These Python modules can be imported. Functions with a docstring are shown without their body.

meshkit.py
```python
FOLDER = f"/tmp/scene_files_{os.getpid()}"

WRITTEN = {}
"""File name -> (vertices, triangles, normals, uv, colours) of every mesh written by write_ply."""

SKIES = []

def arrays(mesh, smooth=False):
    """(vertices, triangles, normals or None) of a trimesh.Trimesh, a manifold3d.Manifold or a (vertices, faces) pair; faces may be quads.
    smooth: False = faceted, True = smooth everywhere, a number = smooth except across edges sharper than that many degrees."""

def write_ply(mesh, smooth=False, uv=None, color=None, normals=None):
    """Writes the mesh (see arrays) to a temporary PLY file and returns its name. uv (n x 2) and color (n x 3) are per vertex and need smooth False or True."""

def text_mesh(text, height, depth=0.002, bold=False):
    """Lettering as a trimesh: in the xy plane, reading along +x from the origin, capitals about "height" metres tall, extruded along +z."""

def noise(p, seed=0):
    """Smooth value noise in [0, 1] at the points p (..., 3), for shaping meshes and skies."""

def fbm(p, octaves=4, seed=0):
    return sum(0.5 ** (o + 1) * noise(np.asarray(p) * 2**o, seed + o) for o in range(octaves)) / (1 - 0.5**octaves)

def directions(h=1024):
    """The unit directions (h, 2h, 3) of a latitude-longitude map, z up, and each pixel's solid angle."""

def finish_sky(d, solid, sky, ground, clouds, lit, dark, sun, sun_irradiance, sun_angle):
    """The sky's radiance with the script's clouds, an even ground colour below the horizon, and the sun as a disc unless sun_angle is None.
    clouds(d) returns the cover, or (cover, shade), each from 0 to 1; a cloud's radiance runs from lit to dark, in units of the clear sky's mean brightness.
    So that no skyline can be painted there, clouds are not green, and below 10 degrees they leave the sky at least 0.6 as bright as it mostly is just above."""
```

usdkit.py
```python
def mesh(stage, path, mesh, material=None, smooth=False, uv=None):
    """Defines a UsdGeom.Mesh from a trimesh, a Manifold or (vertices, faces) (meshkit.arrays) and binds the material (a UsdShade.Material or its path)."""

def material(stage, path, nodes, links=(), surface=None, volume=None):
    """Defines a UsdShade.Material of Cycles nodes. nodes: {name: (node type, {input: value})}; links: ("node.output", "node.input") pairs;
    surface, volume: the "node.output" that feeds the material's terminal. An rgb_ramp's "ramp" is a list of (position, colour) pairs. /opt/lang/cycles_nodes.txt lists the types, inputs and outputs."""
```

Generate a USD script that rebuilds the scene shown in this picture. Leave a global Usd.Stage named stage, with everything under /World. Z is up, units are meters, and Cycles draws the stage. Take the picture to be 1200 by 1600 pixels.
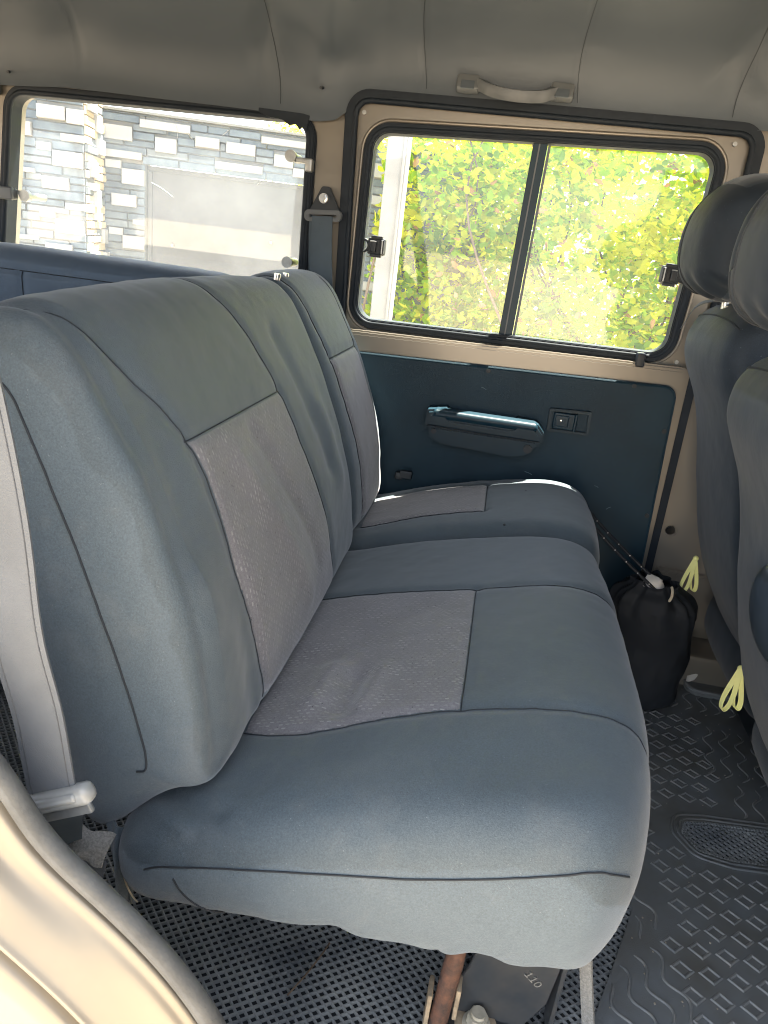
import math, random
import numpy as np, trimesh, usdkit, meshkit
from pxr import Usd, UsdGeom, UsdLux, UsdShade, Gf, Sdf
from shapely.geometry import Polygon, LineString, Point, box as sbox
from shapely import affinity

rng = np.random.default_rng(7)
stage = Usd.Stage.CreateInMemory()
UsdGeom.SetStageUpAxis(stage, 'Z')
UsdGeom.SetStageMetersPerUnit(stage, 1.0)
UsdGeom.Xform.Define(stage, '/World')
UsdGeom.Scope.Define(stage, '/World/Looks')

# ------------------------------------------------------------------ camera
EYE = np.array([0, 0, .92])
CAMX, CAMY, CAMZ = [.9797, .1671, .1120], [-.1610, .3199, .9337], [.1202, -.9326, .3402]
cam = UsdGeom.Camera.Define(stage, '/World/camera')
cam.AddTransformOp().Set(Gf.Matrix4d(*CAMX, 0, *CAMY, 0, *CAMZ, 0, *EYE.tolist(), 1))
cam.CreateHorizontalApertureAttr(36.0)
cam.CreateVerticalApertureAttr(48.0)
cam.CreateFocalLengthAttr(36.0 * 1150 / 1200)
cam.CreateClippingRangeAttr(Gf.Vec2f(.02, 5000))
cam.CreateExposureAttr(3.95)

# ------------------------------------------------------------------ sky and sun
SUN = np.array([.22, .265, .94]); SUN /= np.linalg.norm(SUN)
ELEV, ROT = math.asin(SUN[2]), math.atan2(SUN[0], SUN[1])
skymat = usdkit.material(stage, '/World/Looks/sky', {
    'tc': ('texture_coordinate', {}), 'cn': ('noise_texture', {'scale': 2.2, 'detail': 6.0, 'roughness': .6}), 'cr': ('rgb_ramp', {'ramp': [(.35, (.62,) * 3), (.7, (.97,) * 3)]}),
    'cm': ('mix_color', {'b': (1.65, 1.68, 1.75), 'use_clamp': False}),
    's': ('sky_texture', {'sky_type': 'single_scattering', 'sun_disc': False, 'sun_elevation': ELEV, 'sun_rotation': ROT, 'aerosol_density': 2.0}),
    'b': ('background_shader', {'strength': .10})}, [('tc.generated', 'cn.vector'), ('cn.fac', 'cr.fac'), ('cr.color', 'cm.fac'), ('s.color', 'cm.a'), ('cm.result', 'b.color')], surface='b.background')
dome = UsdLux.DomeLight.Define(stage, '/World/sky')
UsdShade.MaterialBindingAPI.Apply(dome.GetPrim()).Bind(skymat)
dome.GetPrim().SetCustomDataByKey('kind', 'structure')
sun = UsdLux.DistantLight.Define(stage, '/World/sun')
sun.CreateNormalizeAttr(True); sun.CreateIntensityAttr(1.25); sun.CreateAngleAttr(.5)
sun.CreateColorAttr(Gf.Vec3f(1, .94, .84))
zx = SUN; xx = np.cross([0, 1, 0], zx); xx /= np.linalg.norm(xx); yx = np.cross(zx, xx)
sun.AddTransformOp().Set(Gf.Matrix4d(*xx.tolist(), 0, *yx.tolist(), 0, *zx.tolist(), 0, 0, 0, 20, 1))

# ------------------------------------------------------------------ materials
def mat(name, nodes, links, surface='p.BSDF'):
    return usdkit.material(stage, '/World/Looks/' + name, nodes, links, surface=surface)

def plain(name, col, rough=.5, metal=0., var=.18, vscale=14., bump=.0, bscale=300., spec=.5, col2=None, extra=None):
    c2 = tuple(np.array(col) * (1 - var)) if col2 is None else col2
    nodes = {'g': ('geometry', {}), 'n': ('noise_texture', {'scale': vscale, 'detail': 5.0, 'roughness': .6}),
             'r': ('rgb_ramp', {'ramp': [(.3, c2), (.7, col)]}),
             'p': ('principled_bsdf', {'roughness': rough, 'metallic': metal, 'specular_ior_level': spec, **(extra or {})})}
    links = [('g.position', 'n.vector'), ('n.fac', 'r.fac'), ('r.color', 'p.base_color')]
    if bump:
        nodes['n2'] = ('noise_texture', {'scale': bscale, 'detail': 3.0})
        nodes['b'] = ('bump', {'strength': bump, 'distance': .001})
        links += [('g.position', 'n2.vector'), ('n2.fac', 'b.height'), ('b.normal', 'p.normal')]
    return mat(name, nodes, links)

def fabric(name, col, dust=(.16, .16, .15), rough=.66, dashes=False, dustamt=.32, sheen=.25, spec=.5):
    nodes = {'g': ('geometry', {}),
             'n': ('noise_texture', {'scale': 7.0, 'detail': 6.0, 'roughness': .65}),
             'r': ('rgb_ramp', {'ramp': [(.3, tuple(np.array(col) * .92)), (.7, tuple(np.array(col) * 1.07))]}),
             'd': ('noise_texture', {'scale': 11.0, 'detail': 8.0, 'roughness': .7}),
             'dr': ('rgb_ramp', {'ramp': [(.53, (0, 0, 0)), (.78, (dustamt,) * 3)]}),
             'm': ('mix_color', {'b': dust}),
             'sp': ('noise_texture', {'scale': 420.0, 'detail': 1.0}),
             'spr': ('rgb_ramp', {'ramp': [(.76, (0, 0, 0)), (.79, (.35, .35, .35))]}),
             'm2': ('mix_color', {'b': (.3, .31, .3)}),
             'w': ('noise_texture', {'scale': 900.0, 'detail': 2.0}),
             'gr': ('noise_texture', {'scale': 520.0, 'detail': 3.0, 'roughness': .8}), 'grr': ('rgb_ramp', {'ramp': [(.3, (.72,) * 3), (.7, (1.26,) * 3)]}), 'gm': ('mix_color', {'blend_type': 'multiply', 'fac': 1.0, 'use_clamp': False}),
             'w2': ('noise_texture', {'scale': 45.0, 'detail': 4.0}),
             'ad': ('math', {'math_type': 'multiply_add', 'value2': 1.2}),
             'b': ('bump', {'strength': .35, 'distance': .0012}),
             'p': ('principled_bsdf', {'roughness': rough, 'specular_ior_level': spec, 'sheen_weight': sheen, 'sheen_roughness': .45})}
    links = [('g.position', 'n.vector'), ('n.fac', 'r.fac'), ('g.position', 'd.vector'), ('d.fac', 'dr.fac'),
             ('g.position', 'gr.vector'), ('gr.fac', 'grr.fac'), ('r.color', 'gm.a'), ('grr.color', 'gm.b'), ('gm.result', 'm.a'), ('dr.color', 'm.fac'), ('g.position', 'sp.vector'), ('sp.fac', 'spr.fac'), ('spr.color', 'm2.fac'),
             ('m.result', 'm2.a'), ('g.position', 'w.vector'), ('g.position', 'w2.vector'), ('w2.fac', 'ad.value1'), ('w.fac', 'ad.value3'),
             ('ad.value', 'b.height'), ('b.normal', 'p.normal')]
    if dashes:
        nodes.update({'u': ('texture_coordinate', {}),
                      'br': ('brick_texture', {'color1': (1, 1, 1), 'color2': (0, 0, 0), 'mortar': (0, 0, 0), 'scale': 1.0, 'brick_width': .0085, 'row_height': .0055, 'mortar_size': .0021, 'mortar_smooth': .25, 'bias': .1}),
                      'mm': ('math', {'math_type': 'multiply'}),
                      'm3': ('mix_color', {'b': (.34, .33, .31)}),
                      'hv': ('noise_texture', {'scale': 23.0, 'detail': 2.0}),
                      'hr': ('rgb_ramp', {'ramp': [(.30, (.2,) * 3), (.62, (.95,) * 3)]}),
                      'ho': ('voronoi_texture', {'scale': 95.0}),
                      'hor': ('rgb_ramp', {'ramp': [(.07, (.8,) * 3), (.11, (0,) * 3)]}),
                      'm4': ('mix_color', {'b': (.008, .008, .008)})})
        links += [('u.UV', 'br.vector'), ('u.UV', 'hv.vector'), ('hv.fac', 'hr.fac'), ('br.color', 'mm.value1'), ('hr.color', 'mm.value2'), ('mm.value', 'm3.fac'),
                  ('m2.result', 'm3.a'), ('g.position', 'ho.vector'), ('ho.distance', 'hor.fac'), ('hor.color', 'm4.fac'), ('m3.result', 'm4.a'), ('m4.result', 'p.base_color')]
    else:
        links += [('m2.result', 'p.base_color')]
    return mat(name, nodes, links)

M = {}
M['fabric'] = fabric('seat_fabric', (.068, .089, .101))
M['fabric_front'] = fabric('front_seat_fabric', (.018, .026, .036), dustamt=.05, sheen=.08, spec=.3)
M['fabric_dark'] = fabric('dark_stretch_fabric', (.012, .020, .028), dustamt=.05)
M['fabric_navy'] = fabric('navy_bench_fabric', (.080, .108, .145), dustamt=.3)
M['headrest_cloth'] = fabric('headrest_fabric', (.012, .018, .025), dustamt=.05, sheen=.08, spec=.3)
M['insert'] = fabric('grey_insert_fabric', (.168, .160, .165), dashes=True, dustamt=.1)
M['thread'] = plain('dark_thread', (.020, .024, .028), .8)
M['thread_grey'] = plain('grey_thread', (.07, .072, .075), .8)
M['thread_pale'] = plain('pale_thread', (.5, .42, .3), .8)
M['headliner'] = plain('grey_vinyl', (.066, .078, .088), .5, var=.1, vscale=3, bump=.25, bscale=700)
M['gold'] = plain('gold_paint', (.205, .178, .140), .36, metal=.45, var=.06, vscale=6, extra={'coat_weight': .3, 'coat_roughness': .15})
M['gold_edge'] = plain('gold_paint_shut', (.265, .228, .172), .38, metal=.3, var=.08, vscale=9)
M['rubber'] = plain('black_rubber', (.008, .013, .019), .6, spec=.3, var=.3, vscale=30, bump=.3, bscale=200)
M['rubber_grey'] = plain('grey_weathered_rubber', (.105, .104, .096), .7, var=.35, vscale=40, bump=.5, bscale=350)
M['trim'] = plain('blue_black_vinyl', (.008, .029, .043), .55, var=.35, vscale=6, spec=.3, bump=.45, bscale=500)
M['plastic'] = plain('dark_plastic', (.006, .024, .036), .42, spec=.3, var=.15, vscale=20, bump=.12, bscale=800)
M['recliner'] = plain('dark_grey_plastic', (.014, .020, .027), .4, bump=.15, bscale=700)
M['black'] = plain('black_plastic', (.007, .010, .013), .5)
M['grey_plastic'] = plain('grey_plastic', (.095, .10, .10), .45, var=.1, bump=.1, bscale=900)
M['white_scratch'] = plain('pale_scratch', (.7, .72, .72), .7)
M['scuff'] = plain('pale_scuff', (.10, .15, .17), .7)
M['chrome'] = plain('bright_metal', (.75, .74, .71), .22, metal=1.)
M['steel'] = plain('worn_grey_metal', (.42, .42, .40), .42, metal=.8, var=.3, vscale=60)
M['black_steel'] = plain('black_painted_steel', (.02, .024, .028), .38, var=.4, vscale=25, bump=.3, bscale=90, col2=(.045, .044, .042))
M['rust'] = plain('rusty_steel', (.16, .075, .045), .8, var=.5, vscale=90, bump=.8, bscale=220, col2=(.05, .035, .03))
M['rust_dust'] = plain('rusty_dusty_metal', (.42, .33, .22), .85, var=.5, vscale=70, bump=.8, bscale=200)
M['bolt'] = plain('dusty_bolt_metal', (.52, .48, .38), .6, metal=.2, var=.3, vscale=80)
M['belt_pale'] = plain('pale_belt_webbing', (.102, .107, .111), .7, var=.2, vscale=18, bump=.6, bscale=900)
M['belt_dark'] = plain('dark_belt_webbing', (.055, .075, .09), .7, var=.2, vscale=20, bump=.6, bscale=900)
M['webbing'] = plain('grey_woven_webbing', (.33, .32, .29), .8, var=.5, vscale=420, bump=.8, bscale=500)
M['pvc'] = plain('pale_buckle_plastic', (.30, .30, .28), .4, var=.2, vscale=40)
M['mat'] = plain('dark_rubber_mat', (.155, .170, .178), .40, var=.35, vscale=10, bump=.35, bscale=600, col2=(.115, .112, .10))
M['mat_mark'] = plain('worn_rubber_relief', (.14, .15, .155), .42, var=.5, vscale=50, col2=(.22, .215, .20))
M['lattice'] = plain('dusty_lattice_rubber', (.30, .31, .30), .5, var=.5, vscale=10, col2=(.10, .11, .12))
M['pit'] = plain('dark_lattice_pit', (.008, .012, .016), .8)
M['grit'] = plain('sandy_grit', (.36, .31, .24), .9)
M['bag'] = plain('black_nylon', (.006, .008, .011), .75, var=.3, vscale=20, bump=.4, bscale=400)
M['paper'] = plain('crumpled_pale_cloth', (.72, .66, .58), .8)
M['cord'] = plain('black_cord', (.008, .009, .011), .6)
M['yellow'] = plain('yellow_ribbon', (.84, .83, .34), .6, var=.12, vscale=40, extra={'transmission_weight': 0.0})
M['white_block'] = plain('pale_stone_block', (.33, .325, .315), .8, var=.14, vscale=5, bump=.4, bscale=30)
M['slate'] = plain('blue_grey_slate', (.125, .155, .178), .75, var=.5, vscale=9, bump=1., bscale=40, col2=(.065, .085, .105))
M['slate_pale'] = plain('pale_slate', (.16, .185, .20), .75, var=.4, vscale=9, bump=1., bscale=40)
M['sand_block'] = plain('sand_stone_block', (.62, .50, .34), .8, var=.2, vscale=7, bump=.4, bscale=30)
M['mortar'] = plain('grey_mortar', (.22, .22, .21), .9)
M['gate'] = plain('grey_painted_gate', (.105, .103, .100), .6, var=.22, vscale=3, bump=.2, bscale=20)
M['post'] = plain('white_concrete', (.27, .266, .255), .8, var=.2, vscale=6, bump=.4, bscale=30)
M['paving'] = plain('pale_paving', (.34, .285, .215), .85, var=.2, vscale=2, bump=.3, bscale=40)
M['bark'] = plain('brown_bark', (.17, .12, .08), .9, var=.4, vscale=30)
M['dryleaf'] = plain('dry_leaf', (.40, .22, .10), .7, var=.4, vscale=3)

def leafmat(name, a, b, t):
    return mat(name, {'g': ('geometry', {}), 'r': ('rgb_ramp', {'ramp': [(0, a), (1, b)]}), 'd': ('principled_bsdf', {'roughness': .5, 'specular_ior_level': .25}),
                      't': ('translucent_bsdf', {'color': t}), 'm': ('mix_closure', {'fac': .68})},
               [('g.random_per_island', 'r.fac'), ('r.color', 'd.base_color'), ('d.BSDF', 'm.closure1'), ('t.BSDF', 'm.closure2')], 'm.closure')
M['leaf'] = leafmat('green_leaf', (.08, .16, .02), (.16, .28, .02), (.56, .80, .04))
M['leaf_lime'] = leafmat('yellow_green_leaf', (.24, .30, .03), (.40, .40, .03), (.95, .90, .04))
M['leaf_dark'] = leafmat('deep_green_leaf', (.02, .06, .015), (.07, .13, .02), (.36, .56, .03))

def panemat(name, dust, lo, hi):
    """Clear sheet glass with a film of pale dust: transparent + fresnel gloss, under a thin scattering film."""
    return mat(name, {'t': ('transparent_bsdf', {'color': (.94, .96, .95)}), 'g': ('glossy_bsdf', {'roughness': .02, 'color': (.9, .9, .9)}),
                      'lw': ('layer_weight', {'blend': .5}), 'pw': ('math', {'math_type': 'power', 'value2': 5.0}), 'f': ('math', {'math_type': 'multiply_add', 'value2': .55, 'value3': .035}), 'm': ('mix_closure', {}),
                      'tr': ('translucent_bsdf', {'color': dust}), 'df': ('diffuse_bsdf', {'color': dust}), 'a': ('mix_closure', {'fac': .35}),
                      'p': ('geometry', {}), 'n': ('noise_texture', {'scale': 5.0, 'detail': 7.0, 'roughness': .7}),
                      'r': ('rgb_ramp', {'ramp': [(.3, (lo,) * 3), (.75, (hi,) * 3)]}), 'm2': ('mix_closure', {})},
               [('lw.facing', 'pw.value1'), ('pw.value', 'f.value1'), ('f.value', 'm.fac'), ('t.BSDF', 'm.closure1'), ('g.BSDF', 'm.closure2'), ('tr.BSDF', 'a.closure1'), ('df.BSDF', 'a.closure2'),
                ('p.position', 'n.vector'), ('n.fac', 'r.fac'), ('r.color', 'm2.fac'), ('m.closure', 'm2.closure1'), ('a.closure', 'm2.closure2')], 'm2.closure')
M['pane_quarter'] = panemat('dusty_quarter_glass', (.85, .87, .88), .016, .038)
M['pane_door'] = panemat('dusty_door_glass', (.85, .86, .82), .004, .014)
M['pane_door2'] = panemat('dustier_door_glass', (.85, .86, .82), .008, .024)

# ------------------------------------------------------------------ prim helpers
_used = {}
def numbered(base, parent):
    k = (parent, base); n = _used.get(k, 0); _used[k] = n + 1
    return base if n == 0 else f'{base}_{n:03d}'
def pathof(parent):
    return '/World' if parent is None else str(parent.GetPath())
def tag(prim, label=None, cat=None, group=None, kind=None):
    for k, v in (('label', label), ('category', cat), ('group', group), ('kind', kind)):
        if v: prim.SetCustomDataByKey(k, v)
    return prim
def thing(name, label, cat, loc=(0, 0, 0), group=None):
    x = UsdGeom.Xform.Define(stage, '/World/' + numbered(name, '/World'))
    if tuple(loc) != (0, 0, 0): x.AddTranslateOp().Set(Gf.Vec3d(*map(float, loc)))
    return tag(x.GetPrim(), label, cat, group)
def obj(name, mesh, m, parent=None, smooth=35, uv=None, label=None, cat=None, group=None, kind=None):
    pp = pathof(parent)
    p = usdkit.mesh(stage, pp + '/' + numbered(name, pp), mesh, M[m] if isinstance(m, str) else m, smooth=smooth, uv=uv).GetPrim()
    return tag(p, label, cat, group, kind)
cat_ = trimesh.util.concatenate

def rbox(c, size, r=.004, rot=None):
    """Box with chamfered-round edges (hull of inset corners)."""
    s = np.array(size) / 2; r = min(r, s.min() * .95)
    pts = []
    for sx in (-1, 1):
        for sy in (-1, 1):
            for sz in (-1, 1):
                q = np.array([sx, sy, sz])
                b = q * (s - r)
                for d in ((1, 0, 0), (0, 1, 0), (0, 0, 1), (.7, .7, 0), (.7, 0, .7), (0, .7, .7), (.577, .577, .577)):
                    pts.append(b + q * np.array(d) * r)
    m = trimesh.convex.convex_hull(np.array(pts))
    if rot is not None: m.apply_transform(rot)
    m.apply_translation(c); return m
def tube(pts, r, sides=8, closed=False, caps=True):
    p = np.asarray(pts, float); n = len(p)
    t = (np.roll(p, -1, 0) - np.roll(p, 1, 0)) if closed else np.gradient(p, axis=0)
    t /= np.linalg.norm(t, axis=1, keepdims=True) + 1e-12
    up = np.array([0, 0, 1.]) if abs(t[0][2]) < .9 else np.array([1., 0, 0])
    A = []; a = np.cross(t[0], up)
    for i in range(n):
        a = a - a.dot(t[i]) * t[i]; a /= np.linalg.norm(a) + 1e-12; A.append(a)
    A = np.array(A); B = np.cross(t, A)
    ang = np.arange(sides) * 2 * np.pi / sides
    rr = np.broadcast_to(np.asarray(r, float), (n,))[:, None, None]
    v = (p[:, None] + rr * (np.cos(ang)[None, :, None] * A[:, None] + np.sin(ang)[None, :, None] * B[:, None])).reshape(-1, 3)
    f = []
    for i in range(n if closed else n - 1):
        j = (i + 1) % n
        for k in range(sides):
            l = (k + 1) % sides
            f += [(i * sides + k, i * sides + l, j * sides + l), (i * sides + k, j * sides + l, j * sides + k)]
    if not closed and caps:
        c0, c1 = len(v), len(v) + 1
        v = np.vstack([v, p[0], p[-1]])
        for k in range(sides):
            l = (k + 1) % sides
            f += [(c0, l, k), (c1, (n - 1) * sides + k, (n - 1) * sides + l)]
    return trimesh.Trimesh(v, f, process=False)
def smooth_line(pts, n=40):
    from scipy.interpolate import CubicSpline
    p = np.asarray(pts, float); d = np.r_[0, np.cumsum(np.linalg.norm(np.diff(p, axis=0), axis=1))]
    return CubicSpline(d, p)(np.linspace(0, d[-1], n))
def rpoly(pts, r):
    p = Polygon(pts); return p.buffer(-r).buffer(r, quad_segs=8)
def slab_y(poly, y0, y1, cham=0.0):
    """Polygon in (x, z) extruded from y0 to y1 (y0 nearer the camera); cham chamfers the near edge."""
    def ex(pg, a, b):
        out = []
        for g in getattr(pg, 'geoms', [pg]):
            if g.is_empty: continue
            m = trimesh.creation.extrude_polygon(g, b - a, engine='earcut')
            v = m.vertices.copy(); m.vertices = np.stack([v[:, 0], a + v[:, 2], v[:, 1]], 1); m.invert(); out.append(m)
        return out
    if cham <= 0: return cat_(ex(poly, y0, y1))
    return cat_(ex(poly.buffer(-cham, quad_segs=4), y0, y1) + ex(poly.buffer(-cham * .4, quad_segs=4), y0 + cham * .35, y1) + ex(poly, y0 + cham, y1 - .0002))
def ring_tube(poly, y, r, sides=8, n=160):
    """A bead of round section running round a polygon's outline at depth y."""
    ln = poly.exterior; q = [ln.interpolate(t, True) for t in np.linspace(0, 1, n, endpoint=False)]
    return tube([(p.x, y, p.y) for p in q], r, sides, closed=True)
def slab_z(poly, z0, z1):
    return cat_([trimesh.creation.extrude_polygon(g, z1 - z0, engine='earcut').apply_translation((0, 0, z0)) for g in getattr(poly, 'geoms', [poly]) if not g.is_empty])
def ribbon(center, side, w, th=.0012):
    """A strap: centre line, unit side vectors, width; closed with a little thickness."""
    c = np.asarray(center, float); s = np.asarray(side, float)
    if s.ndim == 1: s = np.broadcast_to(s, c.shape)
    s = s / np.linalg.norm(s, axis=1, keepdims=True)
    t = np.gradient(c, axis=0); t /= np.linalg.norm(t, axis=1, keepdims=True) + 1e-12
    n = np.cross(t, s); n /= np.linalg.norm(n, axis=1, keepdims=True) + 1e-12
    w = np.broadcast_to(w, (len(c),))[:, None]
    cols = [c - s * w / 2 + n * th, c + n * th * 1.4, c + s * w / 2 + n * th, c + s * w / 2 - n * th, c - n * th * .8, c - s * w / 2 - n * th]
    v = np.stack(cols, 1).reshape(-1, 3); f = []
    for i in range(len(c) - 1):
        for k in range(6):
            l = (k + 1) % 6
            f += [(i * 6 + k, (i + 1) * 6 + k, (i + 1) * 6 + l), (i * 6 + k, (i + 1) * 6 + l, i * 6 + l)]
    e = (len(c) - 1) * 6
    f += [(0, 1, 5), (1, 4, 5), (1, 2, 4), (2, 3, 4), (e, e + 5, e + 1), (e + 1, e + 5, e + 4), (e + 1, e + 4, e + 2), (e + 2, e + 4, e + 3)]
    m = trimesh.Trimesh(v, f, process=False); m.fix_normals(); return m
def cyl(a, b, r, sides=20):
    return tube([a, b], r, sides)

# ------------------------------------------------------------------ soft upholstered forms
class Pillow:
    """A padded form: a closed (x, z) section swept along y and domed at both ends. surf(s, v): s round the section, v along y."""
    def __init__(self, loop, y0, y1, cap0=.06, cap1=.06, p=3.0, spine=None, lines=(), dents=(), puff=0., extra=None, va=.16):
        from scipy.interpolate import CubicSpline
        L = np.asarray(loop, float); q = np.vstack([L, L[:1]])
        d = np.r_[0, np.cumsum(np.linalg.norm(np.diff(q, axis=0), axis=1) ** .7)]
        cs = CubicSpline(d / d[-1], q, bc_type='periodic')
        u = np.linspace(0, 1, 2001); P = cs(u); a = np.r_[0, np.cumsum(np.linalg.norm(np.diff(P, axis=0), axis=1))]
        self.len = a[-1]; self.P, self.A = P, a / a[-1]
        self.y0, self.y1, self.c0, self.c1, self.p, self.va = y0, y1, cap0, cap1, p, va
        self.sp = np.asarray(spine, float); self.puff, self.extra = puff, extra
        self.lines, self.dents, self.warp = lines, dents, None
        self.cen = L.mean(0)
    def at(self, s):
        s = np.mod(s, 1.0); return np.stack([np.interp(s, self.A, self.P[:, 0]), np.interp(s, self.A, self.P[:, 1])], -1)
    def s_of(self, x, z):
        return self.A[np.argmin((self.P[:, 0] - x) ** 2 + (self.P[:, 1] - z) ** 2)]
    def v_of(self, y):
        ya, yb = self.y0 + self.c0, self.y1 - self.c1
        y = np.asarray(y, float)
        mid = self.va + (1 - 2 * self.va) * (y - ya) / (yb - ya)
        def capv(t): return (1 - np.arcsin(np.clip(t, 0, 1) ** (self.p / 2)) / (np.pi / 2))
        lo = self.va * capv((ya - y) / self.c0); hi = 1 - self.va * capv((y - yb) / self.c1)
        return np.where(y < ya, lo, np.where(y > yb, hi, mid))
    def base(self, s, v):
        s, v = np.broadcast_arrays(np.asarray(s, float), np.asarray(v, float))
        P = self.at(s); ya, yb = self.y0 + self.c0, self.y1 - self.c1
        ph0 = np.clip(1 - v / self.va, 0, 1) * np.pi / 2; ph1 = np.clip(1 - (1 - v) / self.va, 0, 1) * np.pi / 2
        ph = np.maximum(ph0, ph1); t, k = np.sin(ph) ** (2 / self.p), np.maximum(np.cos(ph), 0) ** (2 / self.p)
        y = np.where(v < self.va, ya - self.c0 * t, np.where(v > 1 - self.va, yb + self.c1 * t, ya + (yb - ya) * (v - self.va) / (1 - 2 * self.va)))
        a, b = self.sp[0], self.sp[1]; ab = b - a
        tt = np.clip(((P - a) @ ab) / (ab @ ab), 0, 1)[..., None]; S = a + tt * ab
        Q = S + (P - S) * k[..., None]
        return np.stack([Q[..., 0], y, Q[..., 1]], -1), k
    def surf(self, s, v, off=0.0):
        X, k = self.base(s, v); e = 1e-3
        du = self.base(s + e, v)[0] - self.base(s - e, v)[0]
        vv = np.clip(v, .0015, .9985); e2 = 5e-4
        dv = self.base(s, vv + e2)[0] - self.base(s, vv - e2)[0]
        N = np.cross(du, dv); N /= np.linalg.norm(N, axis=-1, keepdims=True) + 1e-15
        out = X - np.array([self.cen[0], (self.y0 + self.y1) / 2, self.cen[1]])
        sgn = np.sign((N * out).sum(-1).mean()) or 1.0
        N *= sgn
        s2 = np.broadcast_to(np.mod(s, 1.0), X.shape[:-1]); A = s2 * self.len; Y = X[..., 1]
        D = np.zeros(X.shape[:-1])
        for pl, w, dep in self.lines: D -= dep * (1 + .12 * np.sin(A * 210 + Y * 130) * np.sin(A * 61 + Y * 83)) * np.exp(-(self.pdist(A, Y, pl) / w) ** 2) * np.clip(k * 1.5, 0, 1)
        for pl, w, dep in self.dents: D += dep * np.exp(-(self.pdist(A, Y, pl) / w) ** 2) * np.clip(k * 1.5, 0, 1)
        yn = (Y - self.y0) / (self.y1 - self.y0)
        D += self.puff * (np.clip(4 * yn * (1 - yn), 0, 1) ** .6 - .5) * np.clip(k, 0, 1)
        D += (meshkit.fbm(X * 8, 3, 5) - .5) * .0045 + (meshkit.fbm(X * 38, 2, 9) - .5) * .0016
        if self.extra is not None: D += self.extra(X, A, Y, k)
        X = X + N * (D + off)[..., None]
        return X if self.warp is None else self.warp(X)
    def pdist(self, A, Y, pl):
        pl = np.asarray(pl, float); best = np.full(A.shape, 9.0)
        for (a0, b0), (a1, b1) in zip(pl[:-1], pl[1:]):
            da, db = a1 - a0, b1 - b0; L2 = da * da + db * db + 1e-12
            t = np.clip(((A - a0) * da + (Y - b0) * db) / L2, 0, 1)
            best = np.minimum(best, np.hypot(A - a0 - t * da, Y - b0 - t * db))
        return best
    def mesh(self, ns=200, nv=130):
        s = np.linspace(0, 1, ns, endpoint=False)
        v = np.r_[self.va * np.linspace(0.0, 1, 28)[:-1] ** 1.25, np.linspace(self.va, 1 - self.va, nv), 1 - self.va * np.linspace(1, 0.0, 28)[1:] ** 1.25]
        n2 = len(v)
        X = self.surf(s[:, None], v[None, :]); f = []
        i, j = np.meshgrid(np.arange(ns), np.arange(n2 - 1), indexing='ij'); i2 = (i + 1) % ns
        q = np.stack([i * n2 + j, i2 * n2 + j, i2 * n2 + j + 1, i * n2 + j + 1], -1).reshape(-1, 4)
        V = X.reshape(-1, 3); F = np.vstack([q[:, [0, 1, 2]], q[:, [0, 2, 3]]])
        m = trimesh.Trimesh(V, F, process=False)
        if m.volume < 0: m.invert()
        return m
    def line(self, sy, n=60, off=.0006):
        """World points of a polyline given as (section point (x, z), y) pairs or (s, y)."""
        q = smooth_line(sy, n) if len(sy) > 2 else np.linspace(sy[0], sy[1], n)
        return self.surf(q[:, 0], self.v_of(q[:, 1]), off)
    def seam(self, sy, r=.0008, n=70, off=.0005):
        return tube(self.line(sy, n, off), r, 6)
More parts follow.
